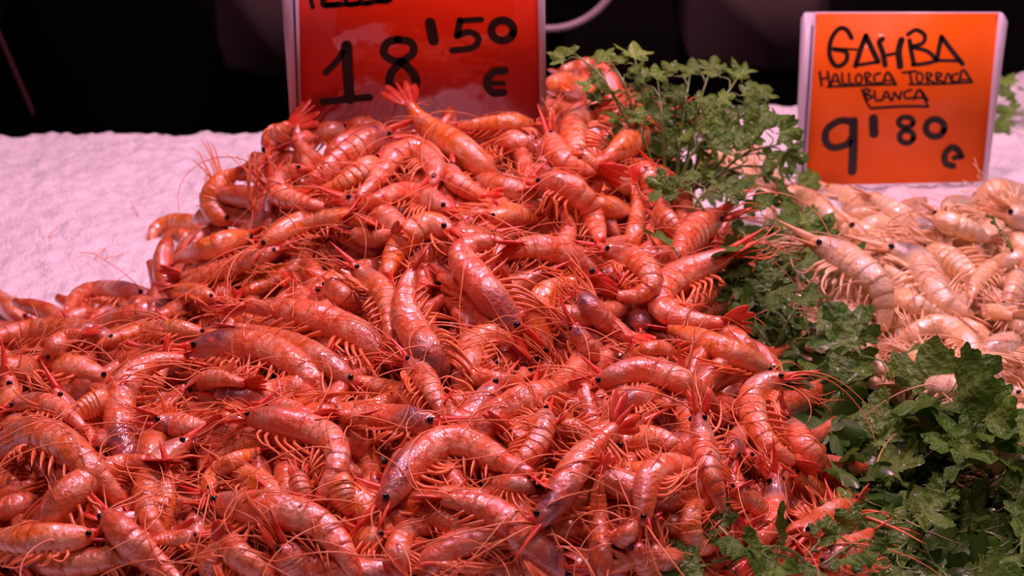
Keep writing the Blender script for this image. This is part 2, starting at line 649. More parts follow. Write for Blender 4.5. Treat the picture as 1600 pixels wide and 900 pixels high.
def sign(which, outer_l, outer_r, card, letters, label, rails, extra_top):
    Y = SIGN_Y[which]
    lo = at_y((card[2][0] + card[3][0]) / 2, card[2][1], Y)
    root = tag(bpy.data.objects.new('price_sign', None), label, 'sign', None)
    col.objects.link(root)
    root.location = lo

    def slab(name, pts, y0, y1, mat, parent=root):
        P = np.array([at_y(x, y, Y) for x, y in pts]) - lo
        n = len(P)
        V = np.vstack([P + [0, y0, 0], P + [0, y1, 0]])
        F = [(i, (i + 1) % n, n + (i + 1) % n, n + i) for i in range(n)]
        for i in range(1, n - 1):
            F += [(0, i + 1, i, -1), (n, n + i, n + i + 1, -1)]
        return link(name, make_mesh(name, V, np.array(F), None, False, [mat]), parent)
    slab('backing', outer_l[:] + outer_r[::-1], .0015, .004, M['plastic'])
    cd = slab('card', card, -.0004, .0012, M['card_left'] if which == 'L' else M['card_right'])
    for r in rails:
        slab('edge_rail', r, -.004, .003, M['plastic'])
    for g in extra_top:
        slab('groove', g, -.0046, -.003, M['groove'])
    # handwriting: flat ink strokes lying on the card
    for name, strokes in letters:
        mb = MB()
        for pts, wd in strokes:
            q = catmull(pts, max(2 + 5 * (len(pts) - 1), 3))
            P = np.array([at_y(x, y, Y) for x, y in q]) - lo
            P[:, 1] = -.0007
            rad = wd * .5 * Y / F_PX * 1.22
            T = nrm(np.gradient(P, axis=0))
            Nn = np.stack([-T[:, 2], T[:, 1] * 0, T[:, 0]], 1)
            V = np.vstack([P + Nn * rad, P - Nn * rad])
            n = len(P)
            F = [(i, i + 1, n + i + 1, n + i) for i in range(n - 1)]
            mb.add(V, np.array(F))
            for ctr in (P[0], P[-1]):
                a = np.linspace(0, 2 * math.pi, 12, endpoint=False)
                V = ctr + rad * np.stack([np.cos(a), 0 * a - .00004, np.sin(a)], 1)
                mb.add(V, np.array([(0, i + 1, i, -1) for i in range(1, 11)]))
        o = link(name, mb.mesh(name, M['ink'], False), cd)
    return root


def tf(strokes, x0, y0, s):
    return [([(x0 + x / s, y0 + y / s) for x, y in p], w / s) for p, w in strokes]


def ell(cx, cy, rx, ry, w, n=14, a0=0.3):
    return ([(cx + rx * math.cos(a0 + 2 * math.pi * i / n), cy + ry * math.sin(a0 + 2 * math.pi * i / n)) for i in range(n + 1)], w)


L = lambda st: tf(st, 440, 0, 3.81)
left_letters = [
    ('heading', L([([(150, -70), (178, -60), (176, 0), (186, 42)], 22), ([(252, -60), (250, -10), (252, 28), (300, 28), (350, 24)], 30), ([(262, -25), (330, -28)], 20),
                   ([(385, -60), (388, 20), (450, 20), (480, 14)], 26), ([(470, -60), (478, 14), (540, 12)], 26), ([(560, -60), (562, -5), (600, 6), (645, -4), (650, -60)], 26), ([(250, 30), (470, 20), (650, -4)], 20)])),
    ('digit', L([([(262, 432), (335, 355), (385, 268)], 32), ([(386, 272), (392, 400), (405, 590)], 54), ([(247, 606), (380, 592), (525, 579)], 36)])),
    ('digit', L([([(690, 235), (625, 258), (612, 325), (700, 366), (782, 315), (770, 252), (690, 235)], 40), ([(715, 366), (650, 440), (648, 520), (715, 545)], 42), ([(715, 366), (785, 440), (800, 505), (765, 540)], 44)])),
    ('apostrophe', L([([(885, 135), (905, 240)], 54)])),
    ('digit', L([([(1190, 115), (1062, 122)], 28), ([(1062, 122), (1046, 212)], 36), ([(1046, 210), (1120, 190), (1172, 225), (1140, 282), (1015, 300)], 32)])),
    ('digit', L([ell(1315, 180, 66, 60, 40)])),
    ('euro_mark', L([([(1330, 420), (1260, 430), (1222, 490), (1255, 550), (1322, 550)], 40), ([(1250, 495), (1322, 497)], 26)])),
]
sign('L', [(440, -135), (440, 0), (455, 212)], [(850, -135), (849, 0), (853, 205)],
     [(464, -130), (838, -130), (844, 212), (472, 212)], left_letters,
     "large red-orange price card reading 18'50 € stuck in the red prawn heap",
     [[(440, -135), (464, -135), (472, 212), (455, 212)], [(838, -135), (850, -135), (854, 205), (844, 205)]],
     [[(455, -130), (458, -130), (468, 185), (465, 185)]])

R1 = lambda st: tf(st, 1240, 10, 4.706)
R3 = lambda st: tf(st, 1240, 150, 4.706)
right_letters = [
    ('word', R1([([(425, 230), (390, 172), (335, 162), (278, 235), (262, 340), (288, 415), (330, 440), (385, 400), (385, 335), (295, 312)], 30), ([(300, 310), (462, 316)], 16),
                 ([(455, 435), (490, 320), (530, 215)], 34), ([(530, 215), (575, 310), (620, 405)], 34), ([(615, 408), (470, 430)], 22),
                 ([(652, 240), (628, 262), (655, 340), (672, 430)], 34), ([(680, 358), (748, 345)], 22), ([(792, 245), (772, 330), (782, 440)], 42),
                 ([(840, 205), (900, 172), (962, 210), (948, 268), (862, 296)], 28), ([(852, 250), (866, 340), (884, 425)], 30), ([(872, 300), (985, 330), (1038, 395), (960, 420), (876, 428)], 26),
                 ([(1050, 400), (1068, 310), (1086, 222)], 30), ([(1086, 222), (1160, 320), (1242, 422)], 30), ([(1050, 396), (1232, 400)], 22)])),
    ('word', R1([([(190, 480), (197, 530), (205, 580)], 16), ([(205, 532), (250, 522)], 14), ([(250, 480), (257, 530), (265, 580)], 16),
                 ([(272, 578), (305, 492), (340, 575)], 15), ([(283, 550), (330, 548)], 12), ([(355, 492), (362, 568), (392, 568)], 15), ([(405, 492), (412, 568), (440, 566)], 15),
                 ell(478, 532, 24, 34, 14, 10), ([(535, 575), (525, 490), (566, 502), (535, 535), (580, 568)], 15), ([(635, 490), (595, 505), (600, 560), (640, 560)], 15),
                 ([(655, 568), (690, 482), (752, 575)], 18), ([(668, 545), (732, 545)], 13), ([(250, 590), (440, 582), (750, 570)], 16)])),
    ('word', R1([([(800, 486), (900, 476)], 16), ([(852, 480), (868, 562)], 16), ell(925, 522, 24, 36, 14, 10), ([(985, 560), (975, 490), (1018, 502), (985, 530), (1032, 560)], 15),
                 ([(1055, 560), (1048, 490), (1090, 500), (1055, 530), (1100, 558)], 15), ([(1108, 560), (1135, 488), (1165, 558)], 15), ([(1205, 492), (1168, 508), (1172, 552), (1212, 550)], 15),
                 ([(1215, 555), (1245, 465), (1310, 555)], 18), ([(1225, 540), (1290, 538)], 12), ([(850, 572), (1080, 570), (1312, 557)], 15)])),
    ('word', R1([([(535, 690), (520, 612), (562, 618), (535, 646), (582, 662), (535, 690)], 15), ([(592, 618), (605, 690), (640, 685)], 15), ([(650, 690), (680, 622), (712, 688)], 15), ([(660, 665), (700, 665)], 12),
                 ([(725, 690), (738, 632)], 15), ([(738, 632), (778, 682)], 15), ([(778, 682), (792, 625)], 15), ([(865, 612), (815, 632), (825, 675), (872, 670)], 15),
                 ([(885, 680), (922, 612), (985, 690)], 18), ([(895, 670), (970, 672)], 14), ([(500, 610), (525, 680), (560, 745)], 14), ([(570, 748), (800, 735), (988, 735)], 18), ([(988, 735), (930, 612)], 14)])),
    ('digit', R3([([(440, 192), (340, 182), (245, 245), (235, 335), (290, 380), (390, 355), (430, 300)], 46), ([(440, 185), (437, 380), (430, 555)], 56)])),
    ('apostrophe', R3([([(585, 165), (590, 278)], 58)])),
    ('digit', R3([ell(825, 192, 54, 38, 34), ell(830, 300, 52, 46, 36)])),
    ('digit', R3([ell(1040, 235, 68, 64, 42)])),
    ('euro_mark', R3([([(1225, 430), (1205, 395), (1160, 378), (1112, 430), (1118, 495), (1172, 515)], 42), ([(1180, 455), (1238, 446)], 34)])),
]
sign('R', [(1258, 20), (1252, 30), (1243, 285)], [(1566, 20), (1573, 32), (1541, 285)],
     [(1272, 21), (1562, 21), (1536, 284), (1257, 290)], right_letters,
     "smaller orange price card reading GAMBA and 9'80 € standing on the ice at right",
     [[(1258, 20), (1274, 20), (1258, 285), (1243, 285), (1252, 30)], [(1560, 20), (1566, 20), (1573, 32), (1541, 282), (1534, 282)], ],
     [[(1267, 38), (1270, 38), (1254, 280), (1251, 280)]])
SIGN_BOX = {'L': (440, 855, 218), 'R': (1243, 1572, 286)}
# ------------------------------------------------------------------ prawns
US = np.array([0, .03, .08, .15, .24, .32, .40, .50, .60, .70, .80, .90, .97, 1.0])
RS = np.array([.34, .50, .68, .84, .96, 1.0, .97, .95, .88, .79, .68, .52, .42, .34])
SEG = [.385, .475, .57, .66, .75, .835, 1.0]


def prof(u):
    return np.interp(u, US, RS)


def eye_mesh():
    V, F = lathe([(.02, -1), (.5, -.86), (.86, -.5), (1, 0), (.86, .5), (.5, .86), (.02, 1)], 10)
    return make_mesh('eye', V, F, None, True, [M['eye']])


EYE = eye_mesh()
ANT = []            # feelers are laid when the whole pile is known
NPR = [0]


def lay(pts, width, low=0.72, n=30, clampd=.030):
    pp = catmull(pts, n)
    t0 = np.median(hit(pp[::5, 0], pp[::5, 1], .01))
    r = width * .5 * t0 / F_PX
    u = np.linspace(0, 1, n)
    t = np.minimum(hit(pp[:, 0], pp[:, 1], low * r * prof(u)), max(t0, 1.0) + .12)
    if np.median(pp[:, 0]) < 1060:          # nothing of the red heap lies behind its crest
        t = np.minimum(t, 1.70)
    for k, (a, b, yb) in SIGN_BOX.items():      # keep in front of a sign that stands behind
        d = ray(pp[:, 0], pp[:, 1])
        ts = SIGN_Y[k] / d[:, 1]
        m = (pp[:, 0] > a - 5) & (pp[:, 0] < b + 5) & (pp[:, 1] < yb)
        t = np.where(m, np.minimum(t, ts - r - .006), t)
    md = np.median(t)
    t = np.clip(t, md - clampd * 1.6, md + clampd)
    q = np.pad(t, 3, mode='edge')
    mn = np.min([q[i:i + n] for i in range(7)], axis=0)
    t = gsm(.6 * mn + .4 * t, 3.2)
    P = CAM + ray(pp[:, 0], pp[:, 1]) * t[:, None]
    return P, r


def frames(P, side):
    P = gsm(P, 1.2)
    P = resample(P, len(P))
    T = nrm(gsm(np.gradient(P, axis=0), 1.0))
    N = nrm(.6 * nrm(CAM - P) + np.array([0, 0, .4]))
    N = nrm(N - (N * T).sum(1, keepdims=True) * T)
    Lf = np.cross(N, T)
    ang = {'L': 90, 'R': -90, 'T': 0, 'l': 48, 'r': -48}[side] + (0 if side == 'T' else -np.sign({'L': 1, 'R': -1, 'l': 1, 'r': -1}[side]) * random.uniform(4, 22))
    if side == 'T':
        ang += random.uniform(-20, 20)
    a = math.radians(ang)
    D = math.cos(a) * N + math.sin(a) * Lf
    D = nrm(D - (D * T).sum(1, keepdims=True) * T)
    return P, T, D, np.cross(T, D)


def at(A, u):
    f = np.clip(np.asarray(u, float), 0, 1) * (len(A) - 1)
    i = np.minimum(f.astype(int), len(A) - 2)
    w = (f - i)[..., None]
    return A[i] * (1 - w) + A[i + 1] * w


def prawn(kind, pts, width, side, label, group=None, tint=(.3, .5, 1.0), full=True, low=.72, feel=2, clampd=.03):
    P, r = lay(pts, width * (1.2 if full else 1.08), low, clampd=clampd)
    splat(P, r * .93 * prof(np.linspace(0, 1, len(P))))
    P, T, D, S = frames(P, side)
    length = np.linalg.norm(np.diff(P, axis=0), axis=1).sum()
    org = at(P, .4).copy()
    P = P - org
    f = -T[0]
    nm = 'red_prawn' if kind == 'red' else 'pale_prawn'
    root = bpy.data.objects.new(nm, None)
    col.objects.link(root)
    root.empty_display_size = .02
    root.location = org
    tag(root, label, 'prawn', group)
    ms, ml, mt, mh = (M[kind + '_' + x] for x in ('shell', 'limb', 'tail', 'hair'))
    cc = (tint[0], tint[1], tint[2], 1)

    k = 16 if full else 10
    ang = np.linspace(0, 2 * math.pi, k, endpoint=False)
    ca, sa = np.cos(ang), np.sin(ang)

    def rings(us, mult, lobe=None):
        us = np.asarray(us, float)
        rr = r * prof(us) * np.asarray(mult)
        C, d, s = at(P, us), nrm(at(D, us)), nrm(at(S, us))
        cm = np.where(ca < 0, ca * .92, ca)
        ext = np.ones((len(us), k))
        if lobe is not None:
            g = np.exp(-((ca + .55) / .28) ** 2)
            ext = 1 + .16 * np.asarray(lobe)[:, None] * g[None, :]
        return (C[:, None, :] + (rr[:, None] * ext * cm)[..., None] * d[:, None, :] + (rr[:, None] * ext * sa * .86)[..., None] * s[:, None, :]).reshape(-1, 3)

    # carapace
    us = [0, .015, .04, .08, .13, .19, .25, .31, .36, .392, .396]
    mu = [.75, 1, 1, 1, 1, 1, 1, 1.0, 1.01, 1.035, .97]
    V = rings(us, mu)
    g = np.clip(1 - np.abs(np.array(us) - .17) / .2, 0, 1)[:, None] * np.clip(.75 + .6 * ca, 0, 1)[None, :]
    rd = np.array([.9, .7, .5, .25, .1, 0, 0, .0, .1, .35, .35])[:, None] + .45 * np.clip(ca - .75, 0, 1)[None, :] * 4 * .5
    pat = np.stack([np.clip(rd * np.ones((1, k)), 0, 1), g, g * 0], -1).reshape(-1, 3)
    car = link('carapace', make_mesh('carapace', V, rf(len(us), k), pat, True, [ms]), root, None, cc)
    # rostrum, saw-toothed above
    b0 = P[0] + D[0] * r * .22 - f * r * .35
    q = np.linspace(0, 1, 7)[:, None]
    pth = b0 + f * (q * r * 2.7) + D[0] * (r * (.06 * q + .18 * q ** 2))
    V, F = tube(pth, r * np.array([.30, .27, .24, .18, .14, .07, .015]), 6, .5, S[0])
    link('rostrum', make_mesh('rostrum', V, F, None, True, [mt]), car, None, cc)
    for sg in (-1, 1):
        e = link('eye', EYE, car, at(P, .055) + D[0] * r * .14 + S[0] * sg * r * .50)
        e.scale = (r * .20,) * 3
    if full:
        for sg in (-1, 1):
            st = at(P, .05) + S[0] * sg * r * .3 - D[0] * r * .16
            dr = nrm(f + S[0] * sg * .22 - D[0] * random.uniform(0, .3))
            V, F = tube(st + dr * r * np.array([0, .5, 1.0, 1.5, 1.95])[:, None], r * np.array([.24, .36, .34, .22, .03]), 6, .25, D[0])
            link('antennal_scale', make_mesh('antennal_scale', V, F, None, True, [mt]), car, None, cc)

    # abdomen plates
    def plate(i):
        a, b = SEG[i], SEG[i + 1]
        us = np.array([a - .012, a + .004, a + .35 * (b - a), a + .7 * (b - a), b - .012, b + .004, b + .006])
        if i == 5:
            us[-3:] = [.975, .995, 1.0]
        mu = [.93, .97, .99, 1.01, 1.025, 1.025, .97] if i < 5 else [.9, .97, 1, 1, .98, .95, .7]
        lb = [0, .4, .9, 1, .6, .15, 0] if i < 5 else [0] * 7
        pt = np.zeros((7, k, 3))
        pt[:, :, 0] = np.array([.2, .12, .03, .1, .32, .42, .42])[:, None] * (.55 + .45 * ca[None, :]) + (.45 if i == 5 else 0) * np.linspace(0, 1, 7)[:, None]
        return rings(us, mu, lb), pt.reshape(-1, 3)
    if full:
        for i in range(6):
            V, pt = plate(i)
            link('segment', make_mesh('segment', V, rf(7, k), pt, True, [ms]), root, None, cc)
    else:
        mb = MB()
        for i in range(6):
            V, pt = plate(i)
            mb.add(V, rf(7, k), pt)
        link('abdomen', mb.mesh('abdomen', ms), root, None, cc)
    # tail fan
    tn, dn, sn = T[-1], D[-1], S[-1]
    spread = random.uniform(.5, 1.25)
    L0 = r * random.uniform(1.7, 2.3)
    fan = None
    mb = MB()
    for j, (an, ln, wd) in enumerate(((0, 1.0, .22), (.24, 1.05, .34), (-.24, 1.05, .34), (.55, .98, .36), (-.55, .98, .36))):
        dr = nrm(tn * math.cos(an * spread) + sn * math.sin(an * spread) - dn * (.12 + .12 * abs(an)))
        st = P[-1] - tn * r * .15 + sn * r * .18 * np.sign(an)
        rad = r * wd * np.array([.45, .8, 1, .95, .55, .06]) if j else r * np.array([.24, .24, .2, .15, .09, .02])
        V, F = tube(st + dr * L0 * ln * np.array([0, .2, .45, .7, .92, 1.0])[:, None], rad, 6, .2, dn)
        if full:
            if j == 0:
                fan = link('tail_fan', make_mesh('telson', V, F, None, True, [mt]), root, None, cc)
            else:
                link('uropod', make_mesh('uropod', V, F, None, True, [mt]), fan, None, cc)
        else:
            mb.add(V, F)
    if not full:
        link('tail_fan', mb.mesh('tail_fan', mt), root, None, cc)
    # walking legs, swept together in a loose bundle
    mb = MB()
    sweep, drop = random.uniform(-1.2, 1.5), random.uniform(.35, 1.1)
    for i in range(5 if full else 3):
        for sg in (-1, 1):
            u = .16 + .22 * (i + .5) / (5 if full else 3)
            b, d, s, tt = at(P, u), at(D, u), at(S, u), at(T, u)
            b = b - d * r * .72 * prof(u) + s * sg * r * .32
            sw = sweep - .16 * i + random.uniform(-.22, .22)
            k1 = b - d * r * .55 * drop - tt * r * (.25 + sw * .35) + s * sg * r * .35
            k2 = k1 - d * r * random.uniform(.3, .8) * drop - tt * r * sw * .9 + s * sg * r * random.uniform(-.1, .3)
            k3 = k2 - d * r * random.uniform(.1, .7) * drop - tt * r * (sw * 1.0 + random.uniform(-.3, .3))
            tp = k3 - d * r * random.uniform(-.2, .5) - tt * r * (sw * .7 + random.uniform(-.5, .5))
            q = catmull([b, k1, k2, k3, tp], 11)
            V, F = tube(q, r * np.array([.13, .13, .12, .11, .11, .095, .085, .075, .06, .05, .03]), 5)
            if full:
                link('walking_leg', make_mesh('walking_leg', V, F, None, True, [ml]), root, None, cc)
            else:
                mb.add(V, F)
    if not full:
        link('walking_legs', mb.mesh('walking_legs', ml), root, None, cc)
    # swimmerets
    mb = MB()
    sba, scv = (random.uniform(.2, 1.4) if full else random.uniform(.9, 2.6)), random.uniform(-.2, .9)
    for i in range(5):
        for sg in (-1, 1):
            u = .5 * (SEG[i] + SEG[i + 1])
            b, d, s, tt = at(P, u), at(D, u), at(S, u), at(T, u)
            pr = prof(u)
            b = b - d * r * .7 * pr + s * sg * r * .3
            ba = sba + random.uniform(-.15, .15)
            q = b + np.array([0, .35, .75, 1.15, 1.6])[:, None] * r * pr * nrm(-d + tt * ba + s * sg * .22) + np.array([0, .02, .10, .28, .6])[:, None] * r * tt * scv
            V, F = tube(q, r * pr * np.array([.15, .23, .21, .13, .03]), 5, .4, tt)
            if full:
                link('swimmeret', make_mesh('swimmeret', V, F, None, True, [ml]), root, None, cc)
            else:
                mb.add(V, F)
    if not full:
        link('swimmerets', mb.mesh('swimmerets', ml), root, None, cc)
    # bristly mouthparts in front
    mb = MB()
    for i in range(7 if full else 4):
        st = P[0] - D[0] * r * random.uniform(.05, .45) + S[0] * r * random.uniform(-.3, .3)
        d1 = nrm(f + S[0] * random.uniform(-.5, .5) - D[0] * random.uniform(-.1, .9))
        d2 = nrm(f + S[0] * random.uniform(-.7, .7) - D[0] * random.uniform(-.5, 1.4))
        ln = r * random.uniform(1.0, 2.2)
        V, F = tube(catmull([st, st + d1 * ln, st + d1 * ln + d2 * ln * .9], 8), r * np.linspace(.06, .018, 8), 4)
        mb.add(V, F)
    link('mouthparts', mb.mesh('mouthparts', ml), car, None, cc)
    for i in range(feel):
        st = P[0] + S[0] * r * (.3 if i % 2 else -.3) - D[0] * r * .05
        dr = nrm(f + S[0] * random.uniform(-.4, .4) + D[0] * random.uniform(-.3, .5))
        ANT.append((car, org, st, dr, r, random.uniform(5, 16), mh, cc))
    NPR[0] += 1
    return root


def lay_feelers():
    for car, org, st, dr, r, ln, mh, cc in ANT:
        n = 34
        p = org + st
        ds = ln * r / n
        h = math.atan2(dr[1], dr[0])
        kap, dk = random.uniform(-1, 1) * 14, random.uniform(-1, 1) * 1.6
        sl = dr[2] * .8
        if to_px(p)[1] < 245:
            sl = min(sl, -.3)
        Q = [p.copy()]
        for i in range(n - 1):
            kap += dk + random.gauss(0, 2.0)
            h += kap * ds
            sl = max(sl - .055, -.9)
            cz = math.cos(math.atan(sl))
            p = p + np.array([math.cos(h) * cz, math.sin(h) * cz, math.sin(math.atan(sl))]) * ds
            g = float(hq(np.array(p[0]), np.array(p[1]))) + .0012
            if p[2] < g:
                p = p.copy()
                p[2] = min(g, p[2] + .9 * ds + .004)
                sl = max(sl, .12)
            Q.append(p.copy())
        Q = gsm(np.array(Q), 1.1)
        Q[0] = org + st
        V, F = tube(Q - org, np.linspace(.00062, .00028, n), 4)
        link('feeler', make_mesh('feeler', V, F, None, True, [mh]), car, None, cc)
